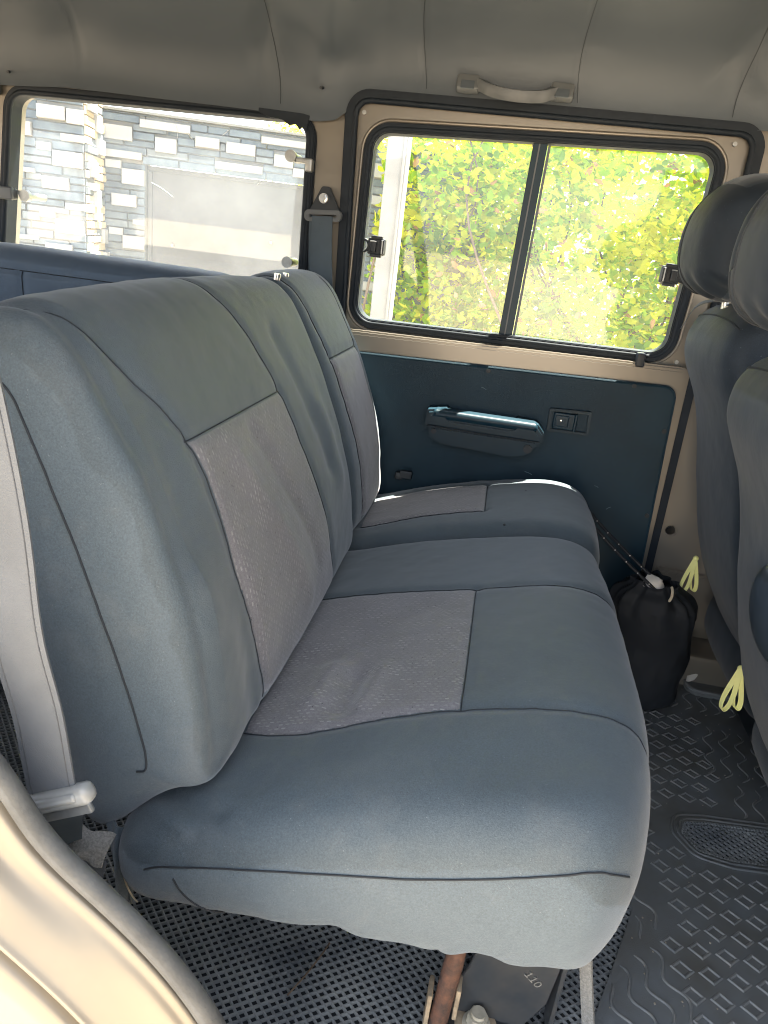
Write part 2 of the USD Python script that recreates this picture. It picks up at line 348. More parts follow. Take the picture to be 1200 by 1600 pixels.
    def patch(self, near, far, s0, s1, off=.0016, n=46, m=46, inset=.0008):
        """Patch over s0..s1 between two edges, each a list of (s, y); returns (mesh, uv in metres)."""
        a, b = np.meshgrid(np.linspace(0, 1, n), np.linspace(0, 1, m), indexing='ij')
        def edge_y(e):
            if len(e) > 2: e = smooth_line(e, 300)
            e = np.asarray(sorted(map(tuple, e))); return lambda q: np.interp(q, e[:, 0], e[:, 1])
        sq = s0 + (s1 - s0) * a; yn, yf = edge_y(near)(sq) + inset, edge_y(far)(sq) - inset
        q = np.stack([sq, yn + (yf - yn) * b], -1); a, b = a[..., None], b[..., None]
        edge = np.minimum(np.minimum(a, 1 - a), np.minimum(b, 1 - b))[..., 0]
        X = self.surf(q[..., 0], self.v_of(q[..., 1]), off * np.clip(edge * 30, -1, 1) - .0004)
        i, j = np.meshgrid(np.arange(n - 1), np.arange(m - 1), indexing='ij')
        f = np.stack([i * m + j, (i + 1) * m + j, (i + 1) * m + j + 1, i * m + j + 1], -1).reshape(-1, 4)
        F = np.vstack([f[:, [0, 1, 2]], f[:, [0, 2, 3]]]); V = X.reshape(-1, 3)
        mm = trimesh.Trimesh(V, F, process=False)
        uv = np.stack([q[..., 0] * self.len, q[..., 1]], -1).reshape(-1, 2)
        return mm, uv
def stitches(pts, step=.0075, length=.0045, r=.00055):
    p = np.asarray(pts, float); d = np.r_[0, np.cumsum(np.linalg.norm(np.diff(p, axis=0), axis=1))]
    at = lambda t: np.array([np.interp(t, d, p[:, c]) for c in range(3)])
    return cat_([tube([at(t), at(t + length)], r, 5) for t in np.arange(step, d[-1] - step, step)])
def outward(m, d):
    if (m.face_normals.mean(0) @ np.array(d)) < 0: m.invert()
    return m

# ================================================================== THE SETTING
obj('ground', slab_z(sbox(-400, -400, 400, 400), -.72, -.62), 'paving', smooth=False, kind='structure')
#@@BODY
# ================================================================== THE CAR SHELL
car = thing('car', 'gold painted car with grey roof lining, seen from inside through its open door', 'car')
quarter_glass = rpoly([(-1.245, .70), (-1.192, 1.146), (-.492, 1.148), (-.489, .70)], .035)
quarter_seal = quarter_glass.buffer(.022)
door_open = rpoly([(-.37, .07), (-.404, 1.218), (.446, 1.222), (.448, .80), (.432, .68), (.442, .07)], .046)
side = sbox(-1.75, -.10, 1.45, 1.26).difference(quarter_glass.buffer(.006)).difference(door_open)
obj('side_panel', slab_y(side.difference(Point(.468, .355).buffer(.0115)), 1.745, 1.80, .004), 'gold', car)
obj('plug_hole', slab_y(Point(.468, .355).buffer(.02), 1.79, 1.799), 'black', car)
# lower corner flange of the middle pillar and the sill below it
obj('pillar_foot', cat_([slab_y(rpoly([(.458, .12), (.458, .262), (.60, .258), (.66, .12)], .006), 1.722, 1.745, .004)]), 'gold', car)
for x in (.478, .505, .545): obj('spot_weld', cyl((x, 1.7195, .253), (x, 1.724, .253), .003, 10), 'gold', car)
obj('sill', rbox((.0, 1.70, .045), (3.1, .12, .09), .012), 'gold', car)

# roof lining: a section in (y, z) swept along x, with stitched joints and slack cloth
prof = smooth_line([(1.726, 0.0), (1.728, .045), (1.708, .105), (1.655, .165), (1.55, .22), (1.38, .258), (1.0, .285), (.6, .275), (.40, .235), (.34, .17)], 150)
xs = np.linspace(-1.75, 1.45, 420)
def hem(x): return np.interp(x, [-1.75, -1.19, -1.05, -.60, -.47, -.43, -.39, -.33, 1.45], [1.160, 1.160, 1.168, 1.160, 1.150, 1.156, 1.185, 1.213, 1.213])
SE = [-1.02, -.56, -.245, .075, .384, .75]
gx, gi = np.meshgrid(xs, np.arange(150), indexing='ij'); gt = gi / 149.
Yc, Zc = prof[gi, 0], prof[gi, 1] + hem(gx) * np.clip(1 - gt * 3.5, 0, 1) + 1.19 * np.clip(gt * 3.5, 0, 1)
dsp = np.zeros_like(gx)
for k, sx in enumerate(SE):
    c = sx - .05 * gt * (k % 2 + .5) + .008 * np.sin(gt * 30 + k)
    dsp += .003 * np.exp(-((gx - c) / .005) ** 2) + .005 * np.exp(-((gx - c) / .05) ** 2)
def crease(x0, t0, x1, t1, w, d):
    px, pt = gx, gt * .9
    dx, dt = x1 - x0, (t1 - t0) * .9; u = np.clip(((px - x0) * dx + (pt - t0 * .9) * dt) / (dx * dx + dt * dt), 0, 1)
    r = np.hypot(px - x0 - u * dx, pt - t0 * .9 - u * dt); return d * np.exp(-(r / w) ** 2) * np.clip(4 * u * (1 - u) + .15, 0, 1)
dsp += crease(-.49, .02, -.36, .26, .03, -.012) + crease(-.62, .0, -.55, .20, .025, .010) + crease(-.55, .12, -.36, .03, .022, .012)
dsp += crease(-1.22, .25, -1.05, .40, .012, .008) + crease(-.95, .30, -.86, .44, .014, .009) + crease(.30, .03, .42, .16, .02, .008) + crease(.46, .02, .36, .10, .02, -.007)
dsp += (meshkit.fbm(np.stack([gx * 3, gt * 9, gx * 0], -1), 4, 3) - .5) * .016
tY, tZ = np.gradient(prof[:, 0]), np.gradient(prof[:, 1]); ln = np.hypot(tY, tZ); nY, nZ = (tZ / ln)[gi], (-tY / ln)[gi]
edge = np.clip(gt * 14, .12, 1)
V = np.stack([gx, Yc + nY * dsp * edge, Zc + nZ * dsp * edge], -1).reshape(-1, 3)
i, j = np.meshgrid(np.arange(419), np.arange(149), indexing='ij')
q = np.stack([i * 150 + j, (i + 1) * 150 + j, (i + 1) * 150 + j + 1, i * 150 + j + 1], -1).reshape(-1, 4)
lining = obj('roof_lining', outward(trimesh.Trimesh(V, np.vstack([q[:, [0, 1, 2]], q[:, [0, 2, 3]]]), process=False), (0, -.3, -1)), 'headliner', car, smooth=True)
Vg = V.reshape(420, 150, 3)
for k, sx in enumerate(SE[1:5]):
    pts = []
    for t in range(2, 70):
        x = sx - .05 * (t / 149.) * ((k + 1) % 2 + .5) + .008 * np.sin(t / 149. * 30 + k + 1)
        col = Vg[:, t]; pts.append([x] + [np.interp(x, xs, col[:, c]) for c in (1, 2)])
    obj('stitched_seam', tube(np.array(pts) + np.array([0, -.0006, -.0006]), .0006, 6), 'thread', lining)
for px, pz, py in ((-.46, 1.215, 1.715), (-1.19, 1.19, 1.73), (-1.07, 1.37, 1.64)):
    obj('lining_stud', cyl((px, py + .01, pz), (px, py - .008, pz - .003), .0030, 10), 'black', lining)
# torn hem hanging over the corner of the quarter window
def torn():
    up = [(-.60, 1.166), (-.56, 1.165), (-.50, 1.163), (-.485, 1.16)]
    dn = [(-.492, 1.128), (-.499, 1.139), (-.506, 1.131), (-.515, 1.141), (-.53, 1.138), (-.545, 1.147), (-.575, 1.150), (-.60, 1.158)]
    return slab_y(Polygon(up + dn), 1.726, 1.730)
obj('torn_hem', torn(), 'rubber', lining)
roof = V.copy().reshape(420, 150, 3)
Vr = np.stack([gx, np.where(gt < .5, Yc + .03 * np.clip(1 - gt * 2, 0, 1), Yc - .02), np.maximum(Zc, 1.19) + .04 + .02 * gt], -1).reshape(-1, 3)
obj('roof', outward(trimesh.Trimesh(Vr, np.vstack([q[:, [0, 1, 2]], q[:, [0, 2, 3]]]), process=False), (0, .2, 1)), 'gold', car, smooth=True)
# floor
obj('floor_pan', slab_z(sbox(-1.75, .40, 1.45, 1.76), -.08, -.006), 'black_steel', car, smooth=False)
# fixed quarter window with its seal and the two hinge knobs
qp = obj('quarter_pane', slab_y(quarter_glass.buffer(.01), 1.777, 1.781), 'pane_quarter', car, smooth=False)
qs = quarter_seal.difference(quarter_glass)
obj('quarter_seal', cat_([slab_y(qs, 1.733, 1.776, .006), ring_tube(quarter_glass.buffer(.006), 1.738, .007)]), 'rubber', car, smooth=50)
for sc in ([(-.872, .994), (-.846, .984), (-.818, .968)], [(-.816, 1.122), (-.810, 1.112), (-.808, 1.094)], [(-.700, 1.110), (-.694, 1.114), (-.686, 1.122)], [(-.613, 1.014), (-.609, 1.018), (-.604, 1.025)], [(-.785, 1.108), (-.780, 1.103), (-.772, 1.095)]):
    obj('scratch', tube(smooth_line([(x, 1.7764, z) for x, z in sc], 14), .0007, 5), 'white_scratch', qp)
def knob(x, z):
    k = cat_([cyl((x, 1.722, z), (x, 1.778, z), .0095), cyl((x, 1.714, z), (x, 1.722, z), .0125, 24), cyl((x, 1.7135, z), (x, 1.716, z), .006, 16)])
    h = obj('window_hinge', k, 'steel', car, smooth=40)
    if z > .95:
        obj('hinge_clip', cat_([rbox((x + .024, 1.726, z - .006), (.032, .010, .012), .003), rbox((x + .040, 1.731, z - .014), (.016, .022, .028), .004)]), 'steel', h)
knob(-.519, 1.077); knob(-.512, .856)
# over-centre stay of the quarter window (at the rear edge)
st = obj('window_stay', cat_([rbox((-1.235, 1.70, .932), (.135, .016, .026), .006), rbox((-1.19, 1.69, .932), (.04, .014, .028), .004)]), 'grey_plastic', car)
obj('stay_knob', cat_([cyl((-1.148, 1.712, .931), (-1.148, 1.776, .931), .008), cyl((-1.150, 1.700, .931), (-1.150, 1.713, .931), .013, 24), rbox((-1.163, 1.705, .936), (.02, .008, .01), .002)]), 'steel', st)
obj('pillar_cover', rbox((-1.27, 1.735, 1.165), (.10, .02, .05), .008), 'grey_plastic', car)
obj('weatherstrip', cat_([slab_y(door_open.buffer(.006).difference(door_open.buffer(-.019)), 1.724, 1.76, .006), ring_tube(door_open.buffer(-.0175), 1.727, .0062, 10, 220)]), 'rubber', car, smooth=50)
def slab_x(poly, x0, x1):
    m = slab_y(poly, x0, x1); v = m.vertices.copy(); m.vertices = np.stack([v[:, 1], v[:, 0], v[:, 2]], 1); m.invert(); return m
obj('windscreen_frame', slab_x(sbox(.36, -.1, 1.80, 1.48).difference(rpoly([(.46, .80), (.52, 1.30), (1.64, 1.30), (1.70, .80)], .05)), 1.45, 1.50), 'gold', car, smooth=False)
obj('rear_doors', slab_x(sbox(.36, -.1, 1.80, 1.48).difference(rpoly([(.50, .78), (.56, 1.16), (1.60, 1.16), (1.66, .78)], .05)), -1.80, -1.75), 'gold', car, smooth=False)
obj('near_front_door', slab_y(Polygon([(.56, -.1), (.48, .75), (.50, 1.30), (1.45, 1.30), (1.45, -.1)]).difference(rpoly([(.60, .80), (.60, 1.16), (1.20, 1.16), (1.38, .80)], .04)), .33, .37), 'gold', car, smooth=False)
obj('near_quarter_panel', slab_y(Polygon([(-1.75, -.1), (-1.75, 1.36), (-.60, 1.36), (-.62, .75), (-.60, -.1)]).difference(rpoly([(-1.66, .80), (-1.62, 1.16), (-.74, 1.16), (-.74, .80)], .04)), .33, .37), 'gold', car, smooth=False)
nd = slab_x(rpoly([(.36, .06), (.36, 1.20), (-.34, 1.22), (-.42, .70), (-.42, .06)], .05).difference(rpoly([(.28, .76), (.28, 1.14), (-.27, 1.14), (-.32, .76)], .04)), .52, .57)
obj('near_rear_door', nd, 'gold', car, smooth=False, label='opened near side rear door, swung out')
obj('near_door_trim', slab_x(rpoly([(.30, .13), (.30, .68), (-.34, .68), (-.36, .13)], .03), .508, .519), 'trim', car, smooth=False)
# near side: shut face of the open door's rear edge, curving over the wheel arch
C2 = smooth_line([(-.45, 1.25), (-.45, 1.0), (-.445, .80), (-.40, .655), (-.352, .563), (-.314, .511), (-.286, .466), (-.240, .422), (-.197, .382), (-.160, .337), (-.132, .288), (-.112, .22), (-.105, .10), (-.105, -.02)], 150)
tn = np.gradient(C2, axis=0); tn /= np.linalg.norm(tn, axis=1, keepdims=True); nrm = np.stack([tn[:, 1], -tn[:, 0]], 1)
nrm *= np.sign((nrm @ np.array([-1., -.6])))[:, None]
wz = np.interp(C2[:, 1], [.30, .40, .52, .7], [.55, .75, 1.25, 1.6])
D_ = [-.004, .010, .013, .022, .028, .033, .052, .056, .060, .066, .069, .073, .12, .22, .5]
Y_ = [.412, .409, .398, .393, .389, .380, .366, .362, .363, .371, .371, .363, .349, .335, .32]
rows = []
for d, y in zip(D_, Y_):
    w = C2 + nrm * (d * (wz if .012 < d < .03 else np.ones(150)))[:, None]
    rows.append(np.stack([w[:, 0], np.full(150, y), w[:, 1]], 1))
G = np.array(rows).transpose(1, 0, 2)
from scipy.interpolate import PchipInterpolator
fine = np.linspace(0, len(D_) - 1, 90); G = PchipInterpolator(np.arange(len(D_)), G, axis=1)(fine)
i, j = np.meshgrid(np.arange(149), np.arange(89), indexing='ij'); q = np.stack([i * 90 + j, (i + 1) * 90 + j, (i + 1) * 90 + j + 1, i * 90 + j + 1], -1).reshape(-1, 4)
obj('wheel_arch_shut_face', outward(trimesh.Trimesh(G.reshape(-1, 3), np.vstack([q[:, [0, 1, 2]], q[:, [0, 2, 3]]]), process=False), (0, -1, 0)), 'gold_edge', car, smooth=True)
ws = np.stack([C2[:, 0], np.full(150, .402), C2[:, 1]], 1)
obj('arch_weatherstrip', tube(ws + np.array([.0, .002, .0]), .0090, 14), 'rubber_grey', car, smooth=True, label='grey weathered rubber strip over the near wheel arch')

# ================================================================== FAR REAR DOOR
door = UsdGeom.Xform.Define(stage, '/World/car/rear_door').GetPrim()
glass = rpoly([(-.342, .752), (-.340, 1.142), (.368, 1.166), (.355, .762)], .036)
frame_o = door_open.buffer(-.016)
gasket = glass.buffer(.021)
fr = frame_o.difference(gasket.buffer(-.004)).intersection(sbox(-1, .70, 1, 2))
obj('window_frame', cat_([slab_y(fr, 1.738, 1.79, .006), ring_tube(gasket.buffer(.004), 1.737, .004, 8, 200)]), 'gold', door, smooth=50)
low = rpoly([(-.355, .085), (-.37, .727), (.414, .741), (.426, .085)], .02)
obj('inner_panel', slab_y(low, 1.702, 1.79, .010), 'gold', door)
obj('window_gasket', cat_([slab_y(gasket.difference(glass), 1.728, 1.772, .005), ring_tube(glass.buffer(.009), 1.731, .0050, 8, 220)]), 'rubber', door, smooth=50)
# two sliding panes overlapping at the divider
g1 = glass.buffer(.008).intersection(Polygon([(-.6, .5), (.016, .5), (.030, 1.3), (-.6, 1.3)]))
g2 = glass.buffer(.008).intersection(Polygon([(-.012, .5), (.9, .5), (.9, 1.3), (.002, 1.3)]))
obj('sliding_pane', slab_y(g1, 1.756, 1.760), 'pane_door', door, smooth=False)
obj('sliding_pane', slab_y(g2, 1.764, 1.768), 'pane_door2', door, smooth=False, label='dustier front pane of the sliding window')
dv = glass.buffer(.003).intersection(Polygon([(-.016, .5), (.014, .5), (.030, 1.3), (.000, 1.3)]))
dl = obj('window_divider', slab_y(dv, 1.748, 1.757, .003), 'plastic', door)
obj('divider_lip', cat_([slab_y(glass.intersection(Polygon([(.016, .5), (.021, .5), (.037, 1.3), (.032, 1.3)])), 1.750, 1.763, .001),
                         slab_y(glass.intersection(Polygon([(-.004, .5), (-.001, .5), (.015, 1.3), (.012, 1.3)])), 1.745, 1.749, .001)]), 'grey_plastic', door)
def catch(x, z, s):
    parts = [rbox((x, 1.744, z), (.040, .018, .036), .004), rbox((x, 1.738, z + .019), (.026, .012, .008), .002), rbox((x, 1.738, z - .019), (.026, .012, .008), .002),
             rbox((x + s * .006, 1.732, z), (.014, .012, .024), .003), rbox((x - s * .014, 1.734, z), (.010, .010, .030), .003)]
    c = obj('window_catch', cat_(parts), 'black', door, smooth=30)
    obj('finger_loop', tube([(x + s * (.028 + .010 * np.cos(a)), 1.737, z + .013 * np.sin(a)) for a in np.linspace(0, 2 * np.pi, 20, endpoint=False)], .0028, 8, closed=True), 'black', door)
    obj('catch_highlight_rim', cat_([rbox((x + s * .006, 1.7255, z + .0105), (.014, .002, .0025), .0008), rbox((x - s * .014, 1.7285, z), (.0025, .002, .028), .0008)]), 'steel', door)
catch(-.313, .912, -1); catch(.330, .926, 1)
obj('window_stop', cat_([rbox((.304, 1.716, .745), (.019, .030, .030), .004)]), 'black', door)
for x, z in ((-.368, 1.178), (.394, 1.186), (.385, .748)): obj('frame_screw', cyl((x, 1.739, z), (x, 1.732, z), .0045, 10), 'steel', door)
pan = rpoly([(-.352, .13), (-.352, .681), (.392, .700), (.417, .13)], .026)
P3 = slab_y(pan, 1.690, 1.702, .005)
tp = obj('trim_panel', P3, 'trim', door, label='blue black vinyl trim panel')
obj('trim_edge_bead', ring_tube(pan.buffer(-.003), 1.6915, .0032, 6, 200), 'trim', door)
for x, z in ((-.02, .679), (.30, .690), (.385, .60), (.393, .40)):
    obj('trim_clip', cyl((x, 1.688, z), (x, 1.692, z), .005, 12), 'black', door)
for (x0, z0, x1, z1) in ((.262, .452, .272, .449), (.10, .46, .118, .455), (.30, .40, .309, .407), (-.03, .64, -.018, .636)):
    obj('scuff', tube([(x0, 1.6896, z0), ((x0 + x1) / 2, 1.6893, (z0 + z1) / 2 + .001), (x1, 1.6896, z1)], .0007, 5), 'scuff', door)
# armrest pull
arm_up = rpoly([(-.143, .548), (-.141, .583), (-.100, .590), (-.084, .578), (.050, .577), (.062, .588), (.108, .584), (.124, .566), (.122, .545)], .004)
arm_lo = rpoly([(-.140, .552), (-.128, .520), (-.104, .507), (.060, .500), (.090, .508), (.120, .540), (.122, .552)], .006)
ar = obj('armrest', cat_([slab_y(arm_up, 1.624, 1.70, .013), rbox((-.010, 1.645, .577), (.235, .044, .022), .009)]), 'plastic', door, smooth=50)
obj('armrest_body', cat_([slab_y(arm_lo, 1.636, 1.70, .010)]), 'plastic', door, smooth=50)
obj('armrest_joint', tube([(-.136, 1.630, .549), (.0, 1.629, .547), (.116, 1.630, .547)], .0012, 6), 'black', door)
obj('screw', cat_([cyl((.094, 1.6445, .527), (.094, 1.632, .527), .0095, 20), cyl((.094, 1.633, .527), (.094, 1.6312, .527), .0055, 16)]), 'black', door)
obj('screw', cyl((-.120, 1.6445, .536), (-.120, 1.634, .536), .006, 14), 'black', door)
# inner door handle in its square cup
lb = rpoly([(.131, .564), (.129, .617), (.222, .621), (.225, .567)], .004)
lh = obj('door_handle', slab_y(lb.difference(rpoly([(.138, .571), (.136, .611), (.215, .614), (.218, .573)], .002)), 1.677, 1.70, .003), 'plastic', door)
obj('handle_cup', slab_y(lb.buffer(-.004), 1.687, 1.70), 'trim', door)
obj('handle_lever', cat_([rbox((.165, 1.682, .5915), (.048, .010, .038), .004), rbox((.160, 1.677, .592), (.030, .006, .026), .003)]), 'plastic', door)
obj('handle_lever_edge', rbox((.190, 1.680, .592), (.006, .014, .040), .002), 'plastic', door)
obj('lever_rivet', cyl((.158, 1.6735, .594), (.158, 1.676, .594), .0016, 10), 'chrome', door)

# grab handle above the far door
gh = UsdGeom.Xform.Define(stage, '/World/car/grab_handle').GetPrim()
hp = smooth_line([(-.150, 1.705, 1.243), (-.125, 1.690, 1.240), (-.10, 1.665, 1.228), (-.055, 1.655, 1.221), (.0, 1.668, 1.227), (.02, 1.690, 1.238), (.04, 1.702, 1.243)], 40)
obj('grip', ribbon(hp, (0, -.25, 1), .021, .0055), 'grey_plastic', gh, smooth=60)
for x in (-.152, .037):
    e = obj('end_cap', rbox((x, 1.700, 1.242), (.046, .026, .029), .005, trimesh.transformations.rotation_matrix(-.35, (1, 0, 0))), 'grey_plastic', gh)
    obj('cap_cover', rbox((x, 1.686, 1.2385), (.028, .004, .017), .0015, trimesh.transformations.rotation_matrix(-.35, (1, 0, 0))), 'headliner', gh)

# ================================================================== REAR BENCH SEAT (wide near part, narrow far part)
cush_loop = [(-.30, .330), (-.216, .366), (-.113, .400), (-.018, .426), (.074, .447), (.140, .458), (.190, .456), (.226, .440), (.246, .405), (.250, .365), (.245, .318), (.230, .278), (.165, .258), (.0, .252), (-.15, .248), (-.27, .245), (-.312, .265), (-.318, .300)]
back_loop = [(-.222, .375), (-.219, .435), (-.229, .50), (-.247, .565), (-.273, .635), (-.303, .705), (-.335, .765), (-.363, .810), (-.395, .838), (-.430, .845), (-.468, .832), (-.498, .79), (-.50, .73), (-.455, .60), (-.41, .45), (-.388, .35), (-.370, .300), (-.348, .284), (-.322, .298), (-.285, .336), (-.243, .366)]

def hems(X, A, Y, k):
    """Drawn-in, scalloped lower hem of the stretch cover near the cushion's open end."""
    low = np.clip((.345 - X[..., 2]) / .07, 0, 1) * np.clip((.66 - Y) / .05, 0, 1)
    low = low * low * (3 - 2 * low)
    D = low * (.0012 * np.sin(X[..., 0] * 41 + 1.0) + .0012 * np.sin(X[..., 0] * 73 + X[..., 2] * 60))
    for x0, z0, x1, z1, w, d in ((-.085, .258, -.035, .305, .007, -.0035), (-.07, .255, -.02, .295, .006, .003), (.035, .262, .075, .305, .007, -.004), (.05, .262, .095, .297, .007, .004), (.085, .262, .155, .300, .008, -.0035), (.10, .262, .18, .295, .008, .003), (-.20, .25, -.17, .29, .006, -.003), (-.16, .25, -.12, .285, .006, .002)):
        dx, dz = x1 - x0, z1 - z0; t = np.clip(((X[..., 0] - x0) * dx + (X[..., 2] - z0) * dz) / (dx * dx + dz * dz), 0, 1)
        D += .65 * d * np.exp(-(((X[..., 0] - x0 - t * dx) ** 2 + (X[..., 2] - z0 - t * dz) ** 2) / w ** 2)) * (1 - .7 * t) * np.clip((.62 - X[..., 1]) / .04, 0, 1)
    return D
def plan_taper(X):
    f = np.clip((X[..., 0] + .02) / .25, 0, 1)
    sh = -.034 * np.clip((.86 - X[..., 1]) / .26, 0, 1.3) ** 2 - .008 * np.clip((X[..., 1] - 1.1) / .3, 0, 1)
    return np.stack([X[..., 0] + f * sh, X[..., 1], X[..., 2]], -1)
wide = thing('wide_bench_seat', 'wide section of the grey cloth rear bench, nearest the open door', 'car seat')
B = Pillow(back_loop, .566, 1.302, .058, .05, 3.3, [(-.318, .41), (-.435, .75)], puff=.008)
B.warp = lambda X: np.stack([X[..., 0] - .0, X[..., 1], X[..., 2] - .008 * np.clip((1.0 - X[..., 1]) / .42, 0, 1) ** 1.5 * np.clip((X[..., 2] - .70) / .14, 0, 1)], -1)
sT, sI, sB = B.s_of(-.385, .832), B.s_of(-.300, .708), B.s_of(-.219, .42)
sLow = B.s_of(-.222, .385)
L = B.len
back_near = [(sT + .055 * np.sign(sT - sI), .608), (sT, .628), ((sT + sI) / 2, .666), (sI, .703), ((sI + sB) / 2, .713), (sB, .736), (sLow, .746)]
back_far = [(sT + .055 * np.sign(sT - sI), .945), (sT, .955), ((sT + sI) / 2, .99), (sI, 1.015), ((sI + sB) / 2, 1.055), (sB, 1.095), (sLow, 1.105)]
def ay(sy, L): return [(s * L, y) for s, y in sy]
B.lines = [(ay(back_near, L), .010, .0035), (ay(back_far, L), .010, .0035), ([(sI * L, .70), (sI * L, 1.015)], .007, .0025)]
def sl(x, z): return B.s_of(x, z) * L
B.dents = [([(sl(-.285, .66), .80), (sl(-.22, .44), .93)], .022, .006), ([(sl(-.29, .68), .87), (sl(-.225, .46), 1.0)], .016, -.005), ([(sl(-.28, .65), 1.17), (sl(-.24, .54), 1.19)], .03, .007),
           ([(sl(-.34, .77), 1.09), (sl(-.25, .57), 1.15)], .022, -.006), ([(sl(-.25, .57), .64), (sl(-.219, .42), .66)], .035, .003), ([(sl(-.25, .57), .70), (sl(-.222, .40), .70)], .03, -.004),
           ([(sl(-.222, .40), .60), (sl(-.24, .36), .63)], .012, -.006), ([(sl(-.36, .81), .66), (sl(-.27, .63), .63)], .03, -.006), ([(sl(-.30, .70), .60), (sl(-.24, .55), .62)], .03, .006)]
bk = obj('backrest', B.mesh(230, 150), 'fabric', wide, smooth=True)
pm, uv = B.patch(back_near, back_far, sI, sLow, n=60, m=60)
obj('insert_panel', outward(pm, (1, 0, .2)), 'insert', bk, smooth=True, uv=uv, label='grey dotted insert panel of the backrest')
for sy in (back_near, back_far, [(sI, .700), (sI, 1.015)]):
    obj('seam', B.seam(sy), 'thread', bk)
def span(a, b, n):
    if a > b: a, b = b, a
    return np.linspace(a, b, n) if b - a < .5 else np.linspace(b, a + 1, n)
vp = B.va * (1 - np.arccos(.36 ** (3.3 / 2)) / (np.pi / 2))
fr_s = span(B.s_of(-.40, .84), B.s_of(-.246, .364), 120)
obj('side_piping', tube(B.surf(fr_s, np.full(120, vp), .0006), .0011, 8), 'thread', bk, label='dark piped seam down the backrest edge')

Cu = Pillow(cush_loop, .533, 1.318, .092, .05, 2.8, [(-.245, .285), (.185, .350)], puff=.006, extra=hems)
Cu.warp = plan_taper
c = lambda x, z: Cu.s_of(x, z)
sR, sF, sN, sB2 = c(-.225, .362), c(.022, .436), c(.223, .442), c(.250, .365)
LC = Cu.len
near_s = [(sR, .700), (c(-.14, .392), .690), (c(-.06, .415), .708), (sF, .722), (c(.12, .455), .727), (sN, .735), (c(.246, .405), .74)]
far_s = [(sR, 1.062), (c(-.10, .40), 1.055), (sF, 1.050), (c(.12, .455), 1.060), (sN, 1.075), (c(.246, .405), 1.08)]
Cu.lines = [(ay(near_s, LC), .010, .0035), (ay(far_s, LC), .010, .0035), ([(sF * LC, .722), (sF * LC, 1.05)], .007, .0025)]
q_ = lambda x, z: c(x, z) * LC
Cu.dents = [([(q_(-.115, .40), .80), (q_(-.12, .40), .735)], .020, -.010), ([(q_(-.145, .39), .82), (q_(-.15, .385), .75)], .020, .008), ([(q_(-.08, .41), .81), (q_(-.09, .408), .745)], .016, .006),
            ([(q_(-.19, .372), .86), (q_(-.09, .408), .88)], .03, -.005), ([(q_(.0, .43), .92), (q_(-.12, .396), .86)], .018, .004), ([(q_(-.05, .417), .98), (q_(-.12, .396), .93)], .03, -.005),
            ([(q_(-.275, .34), .60), (q_(-.205, .37), .57)], .008, -.004), ([(q_(-.285, .335), .585), (q_(-.235, .357), .555)], .007, .004), ([(q_(-.25, .35), .615), (q_(-.175, .38), .60)], .008, -.003), ([(q_(-.265, .342), .64), (q_(-.21, .368), .60)], .009, .004),
            ([(q_(.08, .448), .63), (q_(.17, .459), .66)], .05, -.006), ([(q_(.10, .45), .87), (q_(.14, .457), 1.0)], .05, .004), ([(q_(-.05, .417), .66), (q_(.05, .442), .65)], .05, .003)]
# skirt folds, below the end seam
for x0, z0, x1, z1, w, d in ((-.03, .262, .03, .33, .010, .007), (-.0, .262, .05, .30, .010, -.008), (.06, .262, .13, .315, .012, .006), (-.20, .25, -.14, .30, .012, .006), (-.24, .25, -.20, .29, .009, -.006)):
    pass
cu = obj('cushion', Cu.mesh(230, 150), 'fabric', wide, smooth=True)
pm, uv = Cu.patch(near_s, far_s, sR, sF, n=60, m=60)
obj('insert_panel', outward(pm, (0, 0, 1)), 'insert', cu, smooth=True, uv=uv, label='grey dotted insert panel of the cushion')
for sy in (near_s, far_s, [(sF, .722), (sF, 1.05)]):
    obj('seam', Cu.seam(sy), 'thread', cu)
ss = span(c(-.30, .33), c(.2475, .405), 140)
kk = np.interp(np.linspace(0, 1, 140), np.linspace(0, 1, 21), .42 + .46 * np.linspace(0, 1, 21) ** 7)
if abs(np.mod(ss[-1], 1) - np.mod(c(.2475, .405), 1)) > .01: kk = kk[::-1]
vseam = Cu.va * (1 - np.arccos(kk ** (2.8 / 2)) / (np.pi / 2))
obj('end_seam', tube(Cu.surf(ss, vseam, .0006), .0010, 7), 'thread', cu, label='seam round the near end of the cushion')
cv = Cu.mesh(150, 90).vertices; cv = cv[cv[:, 1] < .60]
def near_face(x, z): return cv[np.argmin((cv[:, 0] - x) ** 2 + (cv[:, 2] - z) ** 2)] + np.array([0, -.0006, 0])
obj('side_cover_seam', tube(smooth_line([near_face(x, z) for x, z in ((-.236, .306), (-.222, .290), (-.205, .272), (-.188, .258))], 24), .0010, 6), 'thread', cu)
# loose pale threads at the torn rear corner
obj('loose_thread', tube(smooth_line([(-.288, .556, .300), (-.275, .548, .307), (-.255, .543, .303), (-.238, .540, .306)], 24), .0011, 6), 'thread_pale', cu)
obj('loose_thread', tube(smooth_line([(-.290, .556, .300), (-.302, .556, .285), (-.298, .552, .268), (-.288, .548, .252), (-.280, .546, .246)], 24), .0009, 6), 'thread_pale', cu)
